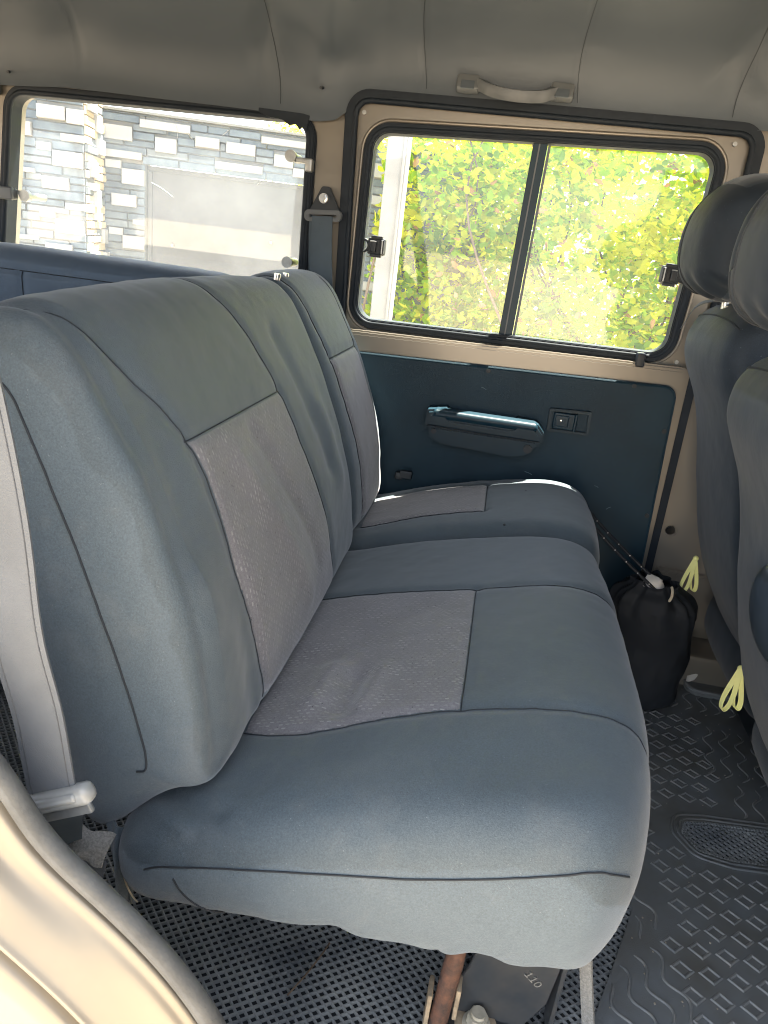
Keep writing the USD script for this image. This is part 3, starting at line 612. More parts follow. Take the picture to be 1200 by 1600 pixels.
# steel seat foot: plate, bolt, rusty link and webbing
pl = Polygon([(.118, .262), (.205, .262), (.186, .06), (.158, .0), (.055, .0), (.085, .095)])
tr = np.array([(x, z) for x, z in pl.exterior.coords[:-1]])
br = obj('steel_foot', slab_y(pl, .690, .695, .0015), 'black_steel', wide)
obj('foot_flange', cat_([rbox((.120, .668, .010), (.16, .055, .006), .002), rbox((.197, .706, .13), (.006, .035, .25), .002, None)]), 'black_steel', br)
obj('stamped_mark', cat_([meshkit.text_mesh('110', .010, .0016).apply_transform(trimesh.transformations.rotation_matrix(np.pi / 2, (1, 0, 0))).apply_transform(trimesh.transformations.rotation_matrix(.75, (0, 1, 0))).apply_translation((.150, .6897, .104))]), 'steel', br, smooth=False)
blt = obj('anchor_bolt', cat_([trimesh.creation.cylinder(.013, .016, sections=6).apply_translation((.106, .676, .026)), trimesh.creation.cylinder(.018, .004, sections=24).apply_translation((.106, .676, .017)), trimesh.creation.cylinder(.009, .006, sections=16).apply_translation((.106, .676, .036))]), 'bolt', wide)
obj('dusty_washer', cat_([trimesh.creation.cylinder(.027, .004, sections=28).apply_translation((.106, .676, .0135))]), 'rust_dust', blt)
rd = obj('rusty_link', tube(smooth_line([(.073, .715, .27), (.071, .700, .17), (.064, .680, .10), (.058, .660, .04), (.055, .65, .0)], 24), np.interp(np.linspace(0, 1, 24), [0, .45, .6, 1], [.0085, .0095, .0125, .011]), 14), 'rust', wide, smooth=60)
obj('link_bracket', cat_([rbox((.042, .664, .045), (.006, .03, .07), .002), rbox((.076, .676, .055), (.006, .025, .05), .002)]), 'rust_dust', rd)
obj('support_strap', ribbon(smooth_line([(.205, .760, .27), (.212, .752, .20), (.226, .735, .12), (.243, .715, .04), (.252, .70, .0)], 24), (.8, -.55, .2), .017, .0018), 'webbing', wide, smooth=60)

narrow = thing('narrow_bench_seat', 'narrow section of the grey cloth rear bench, against the far door', 'car seat')
bl2 = [(x - .012, z) for x, z in back_loop]
B2 = Pillow(bl2, 1.306, 1.685, .055, .075, 2.5, [(-.325, .41), (-.43, .775)], puff=.012)
s2T, s2I, s2L = B2.s_of(-.402, .846), B2.s_of(-.315, .706), B2.s_of(-.234, .385)
nb = [(s2T + .04 * np.sign(s2T - s2I), 1.345), (s2T, 1.350), (s2I, 1.375), ((s2I + s2L) / 2, 1.395), (s2L, 1.41)]
fb = [(s2T, 1.60), (s2I, 1.605), ((s2I + s2L) / 2, 1.61), (s2L, 1.615)]
B2.lines = [(ay(nb, B2.len), .009, .004), (ay(fb, B2.len), .009, .003), ([(s2I * B2.len, 1.375), (s2I * B2.len, 1.605)], .007, .003)]
bk2 = obj('backrest', B2.mesh(200, 90), 'fabric', narrow, smooth=True)
pm, uv = B2.patch(nb, fb, s2I, s2L, n=44, m=34)
obj('insert_panel', outward(pm, (1, 0, .2)), 'insert', bk2, smooth=True, uv=uv, label='grey dotted insert panel of the backrest')
for sy in (nb, fb, [(s2I, 1.375), (s2I, 1.605)]): obj('seam', B2.seam(sy, .0014), 'thread', bk2)
for y in (1.335, 1.385):
    obj('headrest_socket', cat_([cyl((-.415, y, .838), (-.414, y, .849), .006, 16)]), 'chrome', bk2)
Cu2 = Pillow([(x, z + (.004 if x > -.2 else 0)) for x, z in cush_loop], 1.312, 1.690, .06, .075, 2.5, [(-.245, .285), (.185, .350)], puff=.016)
t2R, t2F = Cu2.s_of(-.225, .362), Cu2.s_of(.022, .436)
Cu2.lines = [([(t2R * Cu2.len, 1.405), (t2F * Cu2.len, 1.415)], .009, .0035), ([(t2F * Cu2.len, 1.415), (t2F * Cu2.len, 1.59)], .007, .003), ([(t2R * Cu2.len, 1.595), (t2F * Cu2.len, 1.59)], .009, .003)]
cu2 = obj('cushion', Cu2.mesh(200, 90), 'fabric', narrow, smooth=True)
pm, uv = Cu2.patch([(t2R, 1.405), (t2F, 1.415)], [(t2R, 1.595), (t2F, 1.59)], t2R, t2F, n=44, m=34)
obj('insert_panel', outward(pm, (0, 0, 1)), 'insert', cu2, smooth=True, uv=uv, label='grey dotted insert panel of the cushion')
for sy in ([(t2R, 1.405), (t2F, 1.415)], [(t2F, 1.415), (t2F, 1.59)]): obj('seam', Cu2.seam(sy, .0012), 'thread', cu2)
obj('crumb', cat_([trimesh.creation.icosphere(1, r).apply_scale((1, 1.4, .6)).apply_translation((x, y, z)) for x, y, z, r in ((.165, 1.43, .4655, .0022), (.145, 1.36, .4555, .0022), (.06, 1.345, .444, .0028), (.10, 1.52, .465, .0016))]), 'black', cu2)
for x in (.15, -.12): obj('seat_leg', rbox((x, 1.52, .13), (.05, .006, .26), .002), 'black_steel', narrow)

# side-facing bench in the load bay
sb = thing('side_bench_seat', 'navy bench backrest along the far wall below the quarter window', 'bench seat')
loop = [(.0, .0), (.0, .20), (-.004, .285), (.012, .325), (.050, .338), (.10, .33), (.118, .29), (.12, .15), (.11, .0), (.05, -.02)]
S_ = Pillow(loop, 0, 1.16, .05, .05, 3, [(.06, .06), (.06, .27)], puff=.008)
sz = S_.s_of(-.002, .292)
S_.lines = [([(sz * S_.len, .0), (sz * S_.len, 1.16)], .007, .004), ([(S_.s_of(0, .1) * S_.len, .47), (sz * S_.len, .47)], .007, .004)]
T = np.array([[0, -1, 0, -.58], [1, 0, 0, 1.535], [0, 0, 1, .485], [0, 0, 0, 1]], float)
def put(m): m = m.copy(); m.apply_transform(T); return m
sbk = obj('backrest', put(S_.mesh(130, 110)), 'fabric_navy', sb, smooth=True)
obj('seam', put(S_.seam([(sz, .02), (sz, .6), (sz, 1.14)], .0013)), 'thread', sbk)
obj('seam', put(S_.seam([(S_.s_of(0, .1), .47), (sz, .47)], .0013)), 'thread', sbk)
S3 = Pillow([(0, 0), (0, .06), (.02, .1), (.1, .115), (.3, .11), (.36, .08), (.36, 0), (.3, -.01), (.05, -.01)], 0, 1.16, .05, .05, 3, [(.06, .05), (.3, .05)], puff=.01)
T2 = np.array([[0, -1, 0, -.58], [1, 0, 0, 1.20], [0, 0, 1, .36], [0, 0, 0, 1]], float)
m3 = S3.mesh(80, 60); m3.apply_transform(T2); obj('cushion', m3, 'fabric_navy', sb, smooth=True)
obj('bench_base', rbox((-1.16, 1.42, .17), (1.1, .40, .33), .02), 'black_steel', sb)

# ================================================================== SEAT BELTS
nb_ = thing('pale_seat_belt', 'pale grey seat belt hanging beside the near end of the bench backrest', 'seat belt')
cl = smooth_line([(-.455, .47, 1.25), (-.415, .462, 1.05), (-.374, .455, .90), (-.351, .45, .800), (-.333, .45, .665), (-.326, .447, .60), (-.317, .451, .541), (-.310, .450, .495), (-.306, .450, .463)], 60)
obj('webbing', ribbon(cl, (.92, 0, .40), .047, .0010), 'belt_pale', nb_, smooth=60)
for o_ in (-.0185, .0185):
    obj('edge_stitch_line', tube(cl + np.array([.917 * o_, -.0014, .40 * o_]), .0004, 5), 'thread_grey', nb_)
RT = trimesh.transformations.rotation_matrix(-.464, (0, 1, 0))
tg = obj('belt_tongue', cat_([rbox((-.305, .448, .4575), (.080, .017, .0175), .006, RT), rbox((-.3065, .4435, .4595), (.062, .013, .008), .003, RT)]), 'pvc', nb_, smooth=50)
obj('tongue_blade', rbox((-.2995, .449, .4445), (.066, .006, .011), .0025, RT), 'steel', tg)
obj('lower_webbing', ribbon(smooth_line([(-.305, .456, .452), (-.325, .485, .40), (-.345, .52, .355), (-.365, .55, .30), (-.372, .57, .22)], 24), (.8, .1, .45), .047, .001), 'belt_dark', nb_, smooth=60)

fbt = thing('dark_seat_belt', 'dark seat belt hung from the gold pillar between the far windows', 'seat belt')
tri = rpoly([(-.475, .962), (-.445, 1.024), (-.427, 1.024), (-.395, .966)], .007)
an = obj('anchor_plate', slab_y(tri, 1.722, 1.728, .002), 'black', fbt)
obj('anchor_bolt', cat_([cyl((-.437, 1.727, .999), (-.437, 1.712, .999), .0105, 24), trimesh.creation.cylinder(.0075, .008, sections=6).apply_transform(trimesh.transformations.rotation_matrix(np.pi / 2, (1, 0, 0))).apply_translation((-.437, 1.709, .999))]), 'chrome', an)
fr2 = rpoly([(-.476, .948), (-.478, .972), (-.392, .978), (-.392, .954)], .010)
obj('guide_loop', slab_y(fr2.difference(rpoly([(-.464, .957), (-.464, .9625), (-.404, .9675), (-.404, .962)], .002)), 1.704, 1.716, .004), 'grey_plastic', fbt, smooth=50)
cf = smooth_line([(-.434, 1.704, .962), (-.432, 1.705, .90), (-.426, 1.70, .84), (-.415, 1.69, .76), (-.40, 1.675, .66)], 30)
obj('webbing', ribbon(cf, (1, 0, .08), np.interp(np.linspace(0, 1, 30), [0, 1], [.046, .060]), .001), 'belt_dark', fbt, smooth=60)
obj('webbing_behind', ribbon(cf + np.array([-.008, .012, 0]), (1, .1, .05), .048, .001), 'belt_dark', fbt, smooth=60)
obj('buckle_end', cat_([rbox((-.172, 1.655, .418), (.03, .014, .02), .004), rbox((-.188, 1.66, .412), (.02, .02, .02), .005)]), 'black', fbt)

# belt stalk and loose cover flaps beside the seat foot
fl = thing('seat_cover_flap', 'grey cover flap with fuzzy hook strip hanging behind the near seat end', 'cover flap')
def sheet(c4, mat_, name, parent, n=14, bend=(0, -.008, 0), th=.0016):
    a, b = np.meshgrid(np.linspace(0, 1, n), np.linspace(0, 1, n), indexing='ij'); a, b = a[..., None], b[..., None]; c4 = np.array(c4, float)
    X = (1 - a) * (1 - b) * c4[0] + (1 - a) * b * c4[1] + a * b * c4[2] + a * (1 - b) * c4[3] + np.sin(a * np.pi) * np.sin(b * np.pi * 1.0) * np.array(bend) + (np.sin(b * 9 + a * 3) * .0015)
    du, dv = np.gradient(X, axis=0), np.gradient(X, axis=1); N = np.cross(du, dv); N /= np.linalg.norm(N, axis=-1, keepdims=True) + 1e-12
    top, bot = (X + N * th / 2).reshape(-1, 3), (X - N * th / 2).reshape(-1, 3)
    i, j = np.meshgrid(np.arange(n - 1), np.arange(n - 1), indexing='ij'); q = np.stack([i * n + j, (i + 1) * n + j, (i + 1) * n + j + 1, i * n + j + 1], -1).reshape(-1, 4); o = n * n
    loop = [k for k in range(n)] + [r * n + n - 1 for r in range(1, n)] + [o - 1 - k for k in range(1, n)] + [(n - 1 - r) * n for r in range(1, n - 1)]
    sd = [(loop[k], loop[(k + 1) % len(loop)], loop[(k + 1) % len(loop)] + o, loop[k] + o) for k in range(len(loop))]
    Q = np.vstack([q, q[:, ::-1] + o, np.array(sd)]); m = trimesh.Trimesh(np.vstack([top, bot]), np.vstack([Q[:, [0, 1, 2]], Q[:, [0, 2, 3]]]), process=False); m.fix_normals()
    return obj(name, m, mat_, parent, smooth=40)
sheet([(-.366, .565, .312), (-.312, .56, .314), (-.318, .545, .285), (-.369, .55, .280)], 'webbing', 'hook_strip', fl)
sheet([(-.371, .553, .283), (-.316, .548, .287), (-.322, .535, .222), (-.352, .535, .235)], 'belt_pale', 'pale_flap', fl)
f2 = thing('hanging_cover_tab', 'pointed grey tab hanging from the hem of the near backrest', 'cover tab')
sheet([(-.336, .585, .305), (-.300, .575, .310), (-.297, .572, .215), (-.318, .575, .195)], 'fabric', 'tab', f2, bend=(.004, -.012, 0))
obj('tab_edge', tube(smooth_line([(-.300, .573, .310), (-.303, .570, .275), (-.297, .570, .215)], 14), .0022, 6), 'fabric', f2)

# ================================================================== FRONT SEATS
seat_loop = [(.362, .79), (.398, .715), (.452, .52), (.512, .345), (.570, .245), (.64, .15), (.69, .16), (.69, .26), (.62, .42), (.575, .56), (.535, .70), (.50, .80), (.465, .855), (.42, .882), (.385, .870), (.363, .838)]
head_loop = [(.298, .965), (.302, 1.02), (.328, 1.062), (.372, 1.080), (.414, 1.062), (.430, 1.005), (.420, .945), (.392, .916), (.346, .912), (.310, .930)]
def front_seat(y0, y1, dz, hy0, hy1, hz, label, matb, taper, dx_=0.0):
    t = thing('front_seat', label, 'car seat', group=None)
    Fp = Pillow([(x, z + dz) for x, z in seat_loop], y0, y1, .07, .07, 2.4, [(.47, .76 + dz), (.60, .28 + dz)], puff=.02, va=.2)
    s0, s1, s2 = Fp.s_of(.375, .86 + dz), Fp.s_of(.40, .715 + dz), Fp.s_of(.52, .31 + dz)
    def shoulder(X, A, Y, k):
        e = np.clip((np.abs(Y - (y0 + y1) / 2) / ((y1 - y0) / 2) - .55) / .45, 0, 1) ** 2
        return -taper * e * np.clip((X[..., 2] - (.70 + dz)) / .15, 0, 1)
    Fp.extra = shoulder
    ln = [(s0, y1 - .05), (s1, y1 - .045), (s2, y1 - .06)]
    Fp.lines = [(ay(ln, Fp.len), .008, .004)]
    b = obj('backrest', Fp.mesh(150, 80), matb, t, smooth=True)
    obj('seam', Fp.seam(ln, .0015, 60), 'thread', b)
    top = [(Fp.s_of(.372, .855 + dz), y1 - .06), (Fp.s_of(.375, .86 + dz), (y0 + y1) / 2 + .06), (Fp.s_of(.372, .855 + dz), y0 + .06)]
    obj('seam', Fp.seam(top, .0015, 50), 'thread', b)
    H = Pillow([(x, z + hz) for x, z in head_loop], hy0, hy1, .07, .07, 2.2, [(.36, .95 + hz), (.37, 1.04 + hz)], puff=.03, va=.26)
    sa, sb_ = H.s_of(.298, .965 + hz), H.s_of(.372, 1.080 + hz)
    hl = [(H.s_of(.346, .912 + hz), hy1 - .10), (sa, hy1 - .085), (H.s_of(.328, 1.062 + hz), hy1 - .09), (sb_, hy1 - .10)]
    def gather(X, A, Y, k):
        return .006 * np.sin((Y - hy0) * 110) * np.clip((.945 + hz - X[..., 2]) / .05, 0, 1)
    H.lines = [(ay(hl, H.len), .008, .004)]; H.extra = gather
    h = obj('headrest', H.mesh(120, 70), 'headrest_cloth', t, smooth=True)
    obj('seam', H.seam(hl, .0015, 50), 'thread', h)
    pm_, uv_ = H.patch([(0, hy0 + .03), (1, hy0 + .03)], hl[:3] if hl[0][0] < hl[2][0] else hl[2::-1], H.s_of(.346, .912 + hz), H.s_of(.328, 1.062 + hz), off=.0016, n=34, m=30)
    if hz >= 0: obj('dark_panel', outward(pm_, (-1, 0, 0)), 'fabric_dark', h, smooth=True)
    for y in ((hy0 + hy1) / 2 - .055, (hy0 + hy1) / 2 + .055):
        p_ = obj('headrest_post', cyl((.392, y, .84 + dz), (.384, y, .925 + hz), .0065, 16), 'chrome', t)
        obj('post_collar', cat_([cyl((.394, y, .868 + dz), (.393, y, .884 + dz), .012, 18)]), 'chrome', p_)
    Cc = Pillow([(.56, .18), (.57, .30), (.64, .34), (.85, .35), (1.02, .36), (1.08, .31), (1.06, .22), (.9, .16), (.7, .15)], y0, y1, .06, .06, 2.6, [(.64, .25), (1.0, .26)], puff=.015)
    obj('cushion', Cc.mesh(90, 60), matb, t, smooth=True)
    obj('seat_base', rbox((.84, (y0 + y1) / 2, .09), (.36, y1 - y0 - .08, .17), .01), 'black', t)
    tx = UsdGeom.Xformable(t).AddTranslateOp(); tx.Set(Gf.Vec3d(dx_, 0, 0))
    return t, Fp
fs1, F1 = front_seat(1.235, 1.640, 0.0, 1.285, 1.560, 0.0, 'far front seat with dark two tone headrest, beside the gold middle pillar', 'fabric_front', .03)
tp_ = obj('torn_tie', ribbon(smooth_line([(.385, 1.50, .893), (.366, 1.53, .886), (.352, 1.555, .868), (.345, 1.565, .842), (.342, 1.57, .832)], 20), (.3, .6, .5), .010, .0008), 'belt_pale', fs1)
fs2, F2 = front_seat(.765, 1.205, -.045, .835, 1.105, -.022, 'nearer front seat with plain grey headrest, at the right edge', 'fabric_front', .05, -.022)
obj('recliner_cover', trimesh.creation.icosphere(3, 1.0).apply_scale((.034, .06, .075)).apply_transform(trimesh.transformations.rotation_matrix(-.3, (0, 1, 0))).apply_translation((.442, .955, .515)), 'recliner', fs2, smooth=True)
def yellow(x, y, z, h, lab, sgn=1):
    t = thing('yellow_ribbon_loop', lab, 'ribbon')
    for k, (dx, wd, hh) in enumerate(((-.010, .010, 1.0), (.010, .009, .92))):
        a_ = np.linspace(0, 1, 44); ph = a_ * 2 * np.pi
        px_ = x + dx * (1 - np.cos(ph)) * .55 + wd * np.sin(ph) * (1 - np.cos(ph)) * -.45
        pz_ = z - h * hh * .5 * (1 - np.cos(ph)); py_ = y - .004 - .006 * np.sin(ph * .5) + .004 * np.sin(ph)
        sd = np.stack([.55 + .35 * np.cos(ph + k), -.75 + 0 * ph, .12 * np.sin(ph)], 1)
        obj('ribbon_loop', ribbon(np.stack([px_, py_, pz_], 1), sd, .0095, .0005), 'yellow', t, smooth=60)
    obj('knot', trimesh.creation.icosphere(2, .006).apply_translation((x + .002, y, z)), 'yellow', t, smooth=True)
    return t
yellow(.482, 1.56, .362, .078, 'yellow ribbon loops beside the gold pillar foot, above the floor')
yellow(.502, 1.225, .292, .082, 'yellow ribbon loops hanging low at the nearer front seat')

# ================================================================== FLOOR MATS
slot = rpoly([(.448, 1.118), (.458, 1.150), (.50, 1.160), (.95, 1.205), (.95, 1.115), (.52, 1.072), (.470, 1.080)], .016)
matpoly = Polygon([(.235, .44), (.255, .72), (.30, .83), (.335, .92), (.345, 1.2), (.36, 1.74), (1.3, 1.74), (1.3, .44)])
fm = thing('embossed_rubber_mat', 'black rubber floor mat with raised lozenges and wavy ribs, beside the bench', 'floor mat')
fbase = obj('mat_sheet', slab_z(matpoly.difference(slot), .002, .0085), 'mat', fm, smooth=False)
obj('slot_rim', cat_([tube([(p.x, p.y, .009) for p in (slot.buffer(b).exterior.interpolate(t, True) for t in np.linspace(0, 1, 140, endpoint=False))], r, 6, closed=True) for b, r in ((.016, .0025), (.006, .0022))]), 'mat', fm, smooth=True)
keep = matpoly.buffer(-.006).difference(slot.buffer(.022))
ca, sa = math.cos(-.70), math.sin(-.70)
W = {}
def in_waves(x, y):
    if x > .548 + (1.15 - y) * -.02 and y > 1.20: return True
    if y > 1.49: return True
    if y < 1.02 and x < .372 + (1.0 - y) * .08: return True
    return False
def lozenge(cx, cy):
    h, w, g = .0108, .0026, .0024
    o = np.array([(-h * 1.15, -h), (h * 1.15, -h), (h * 1.15, h), (-h * 1.15, h)]); vs = []
    for rr, z in ((h, .0084), (h - w * .5, .0084 + g), (h - w, .0084 + g), (h - w * 1.6, .0086)):
        q = o / h * rr; q = q + np.stack([q[:, 1] * .12, 0 * q[:, 1]], 1)
        vs.append(np.c_[q[:, 0] * ca - q[:, 1] * sa + cx, q[:, 0] * sa + q[:, 1] * ca + cy, np.full(4, z)])
    v = np.vstack(vs); f = []
    for r in range(3):
        for k in range(4):
            l = (k + 1) % 4; f += [(r * 4 + k, r * 4 + l, (r + 1) * 4 + l), (r * 4 + k, (r + 1) * 4 + l, (r + 1) * 4 + k)]
    return trimesh.Trimesh(v, f, process=False)
spots = []
for a in range(-60, 61):
    for b in range(-60, 61):
        if (a + b) % 2: continue
        u, w_ = a * .0300, b * .0250
        x, y = u * ca - w_ * sa + .45, u * sa + w_ * ca + .95
        if .25 < x < .80 and .62 < y < 1.70 and keep.contains(Point(x, y).buffer(.017)) and not in_waves(x, y): spots.append((x, y))
spots.sort(key=lambda p: math.hypot(p[0], p[1]))
for x, y in spots[:290]: obj('raised_lozenge', lozenge(x, y), 'mat_mark', fbase, smooth=False)
if spots[290:]: obj('further_lozenges', cat_([lozenge(x, y) for x, y in spots[290:]]), 'mat_mark', fbase, smooth=False, kind='stuff')
def wave(x0, y0, n, dirn=(-.18, -1.0), per=.066, amp=.0085):
    d = np.array(dirn) / np.hypot(*dirn); nn = np.array([-d[1], d[0]]); t = np.linspace(0, n * per, int(n * 22))
    p = np.array([x0, y0])[None] + t[:, None] * d + (amp * np.sin(t / per * 2 * np.pi))[:, None] * nn
    return np.c_[p, np.full(len(p), .0085)]
def add_wave(*a, **k):
    p = wave(*a, **k); ok = np.array([keep.contains(Point(*q[:2])) for q in p])
    if ok.sum() < 12: return
    p = p[ok]; obj('wavy_rib', tube(p, np.minimum(.0024, .0009 + .0006 * np.minimum(np.arange(len(p)), np.arange(len(p))[::-1])), 6), 'mat_mark', fbase, smooth=True)
for k in range(14):
    add_wave(.575 + k * .032, 1.475 - k * .004, 2.6); add_wave(.590 + k * .032, 1.285 - k * .004, 1.45)
    add_wave(.45 + k * .032, 1.70, 2.6)
for k in range(5):
    add_wave(.330 - k * .026, 1.0 - k * .022, 1.7, (.42, -1.0)); add_wave(.352 - k * .026, .86 - k * .02, 2.4, (.42, -1.0))
obj('braided_edge', cat_([trimesh.creation.icosphere(0, .0026).apply_translation((p.x, p.y, .0075 - .0035 * abs(b))) for b in (0, 1, 2) for p in (slot.buffer(-.003 - .0045 * b).exterior.interpolate(t, True) for t in np.linspace(0, 1, 190 - 30 * b, endpoint=False))]), 'lattice', fm, smooth=False, kind='stuff')

gr = np.random.default_rng(4); grit = []
while len(grit) < 260:
    x, y = gr.uniform(.26, .75), gr.uniform(.46, 1.7)
    if keep.contains(Point(x, y)): grit.append(trimesh.creation.icosphere(0, gr.uniform(.0005, .0016)).apply_scale((1, 1.3, .7)).apply_translation((x, y, .0088)))
obj('grit', cat_(grit), 'grit', fm, smooth=False, kind='stuff')
lm = thing('lattice_rubber_mat', 'black lattice rubber floor mat under the rear bench', 'floor mat')
lat_poly = Polygon([(-1.0, .43), (.33, .43), (.33, .9), (.36, 1.06), (.98, 1.06), (.98, 1.22), (.36, 1.22), (.36, 1.72), (-1.0, 1.72)])
obj('mat_sheet', slab_z(lat_poly, -.004, .0005), 'pit', lm, smooth=False)
bars = []; pit = .0100
for ang in (.62, -.80):
    d = np.array([math.cos(ang), math.sin(ang)]); nn = np.array([-d[1], d[0]])
    for k in range(-260, 330):
        o = nn * k * pit; ln_ = LineString([o - d * 3, o + d * 3]).intersection(lat_poly)
        for g in getattr(ln_, 'geoms', [ln_]):
            if g.is_empty or g.length < .012: continue
            (x0, y0), (x1, y1) = g.coords[0], g.coords[-1]; hw, hh = .0013, .0042
            if max(y0, y1) < 1.05 or True:
                p = [np.array([x0, y0]), np.array([x1, y1])]; v = []
                for c_ in p: v += [(*(c_ - nn * hw * 1.5), .0003), (*(c_ - nn * hw * .7), hh), (*(c_ + nn * hw * .7), hh), (*(c_ + nn * hw * 1.5), .0003)]
                hz_ = .00004 if ang > 0 else 0
                v = np.array(v); v[[1, 2, 5, 6], 2] += hz_
                bars.append(trimesh.Trimesh(v, [(0, 1, 5), (0, 5, 4), (1, 2, 6), (1, 6, 5), (2, 3, 7), (2, 7, 6), (0, 3, 2), (0, 2, 1), (4, 5, 6), (4, 6, 7)], process=False))
obj('lattice_ribs', cat_(bars), 'lattice', lm, smooth=False, kind='stuff')
obj('dry_twig', tube(smooth_line([(-.135, .66, .008), (-.115, .70, .012), (-.10, .745, .010)], 12), .0012, 6), 'bark', lm)
pad = rpoly([(.56, 1.60), (.56, 1.73), (.72, 1.735), (.735, 1.66), (.70, 1.60)], .03)
pd = thing('small_floor_pad', 'small dark rubber pad on the floor beyond the black bag', 'floor pad')
obj('pad', slab_z(pad, .0088, .022), 'mat', pd)
obj('pad_rim', tube([(p.x, p.y, .022) for p in (pad.exterior.interpolate(t, True) for t in np.linspace(0, 1, 60, endpoint=False))], .004, 6, closed=True), 'mat_mark', pd, smooth=True)
pc = thing('paper_scrap', 'crumpled white paper scrap on the floor beyond the black bag', 'paper')
sheet([(.565, 1.665, .055), (.61, 1.69, .055), (.60, 1.65, .026), (.56, 1.63, .026)], 'paper', 'paper', pc, bend=(.01, -.01, .012))

# ================================================================== DRAWSTRING BAG
bg = thing('drawstring_bag', 'black drawstring pouch on the floor in front of the bench', 'bag')
bc = np.array([.432, 1.575])
zz = np.array([.010, .018, .05, .11, .165, .215, .252, .278, .296, .308]); rr_ = np.array([.084, .094, .096, .095, .093, .090, .086, .072, .046, .046])
mz = np.linspace(0, 1, 70); Zb = np.interp(mz, np.linspace(0, 1, 10), zz); Rb = np.interp(mz, np.linspace(0, 1, 10), rr_); Rb = np.convolve(np.pad(Rb, 3, 'edge'), np.ones(7) / 7, 'valid')
ang = np.linspace(0, 2 * np.pi, 120, endpoint=False); pl_ = np.clip((Zb - .17) / .10, 0, 1)[:, None]
wav = np.cos(ang * 13 + 2 * np.sin(ang * 2)) * .5 + np.cos(ang * 8 + 1) * .5
Rg = Rb[:, None] * (1 + pl_ * .17 * wav[None]) + (meshkit.fbm(np.stack([np.cos(ang)[None] * 2 + 0 * Zb[:, None], np.sin(ang)[None] * 2 + 0 * Zb[:, None], Zb[:, None] * 16 + 0 * ang[None]], -1), 3, 2) - .5) * .016
lean = np.clip((Zb - .15) / .2, 0, 1) ** 1.3
Vb = np.stack([bc[0] + Rg * np.cos(ang)[None] - lean[:, None] * .032, bc[1] + Rg * np.sin(ang)[None] * .95 - lean[:, None] * .055, Zb[:, None] + .004 * pl_ * np.cos(ang * 5)[None]], -1)
i, j = np.meshgrid(np.arange(69), np.arange(120), indexing='ij'); j2 = (j + 1) % 120
q = np.stack([i * 120 + j, i * 120 + j2, (i + 1) * 120 + j2, (i + 1) * 120 + j], -1).reshape(-1, 4)
obj('pouch', trimesh.Trimesh(np.vstack([Vb.reshape(-1, 3), [[*bc, .010]]]), np.vstack([q[:, [0, 1, 2]], q[:, [0, 2, 3]], np.stack([np.arange(120), np.full(120, 70 * 120), (np.arange(120) + 1) % 120], 1)]), process=False), 'bag', bg, smooth=True)
mouth = np.array([bc[0] - .032, bc[1] - .060, .306])
sheet([mouth + (-.026, -.006, -.006), mouth + (-.012, .012, .018), mouth + (.018, .002, .012), mouth + (.020, -.022, -.016)], 'paper', 'contents', bg, bend=(.004, -.010, .010))
def cord(a, b, sag):
    a, b = np.array(a), np.array(b); t = np.linspace(0, 1, 30)[:, None]; return a + (b - a) * t - np.array([0, 0, 1]) * sag * 4 * t * (1 - t)
for a, b in (((.220, 1.625, .438), mouth + (.004, .002, .008)), ((.228, 1.545, .428), mouth + (.022, -.022, -.018))):
    c_ = obj('drawstring', tube(cord(a, b, .006), .0036, 8), 'cord', bg, smooth=True)
    obj('cord_fleck', cat_([trimesh.creation.icosphere(0, .0016).apply_translation(p + np.array([-.001, -.0032, .001])) for p in cord(a, b, .006)[4::4]]), 'paper', c_)
obj('cord_end', tube(smooth_line([mouth + (.022, -.022, -.018), mouth + (.030, -.030, -.022), mouth + (.034, -.032, -.004), mouth + (.030, -.026, .010)], 16), .0030, 8), 'thread_pale', bg, smooth=True)

# ================================================================== OUTSIDE: STONE FRONT, GATE, POST, HEDGE
A17 = math.radians(17); U = np.array([math.cos(A17), math.sin(A17), 0]); Nn = np.array([math.sin(A17), -math.cos(A17), 0]); W0 = np.array([-2.70, 4.83, 0])
def on_face(P0, U_, N_, t0, t1, z0, z1, d0, d1, jit=.0):
    c8 = []
    for d in (d0, d1):
        for t, z in ((t0, z0), (t1, z0), (t1, z1), (t0, z1)):
            c8.append(P0 + U_ * t + N_ * d + np.array([0, 0, z]))
    v = np.array(c8); e = np.array([[(1, 1), (-1, 1), (-1, -1), (1, -1)]]).reshape(4, 2) * .003
    for k in range(4): v[4 + k] += U_ * e[k, 0] + np.array([0, 0, e[k, 1]])
    f = [(4, 5, 6), (4, 6, 7), (0, 1, 5), (0, 5, 4), (1, 2, 6), (1, 6, 5), (2, 3, 7), (2, 7, 6), (3, 0, 4), (3, 4, 7), (0, 2, 1), (0, 3, 2)]
    m = trimesh.Trimesh(v, f, process=False)
    if m.volume < 0: m.invert()
    return m
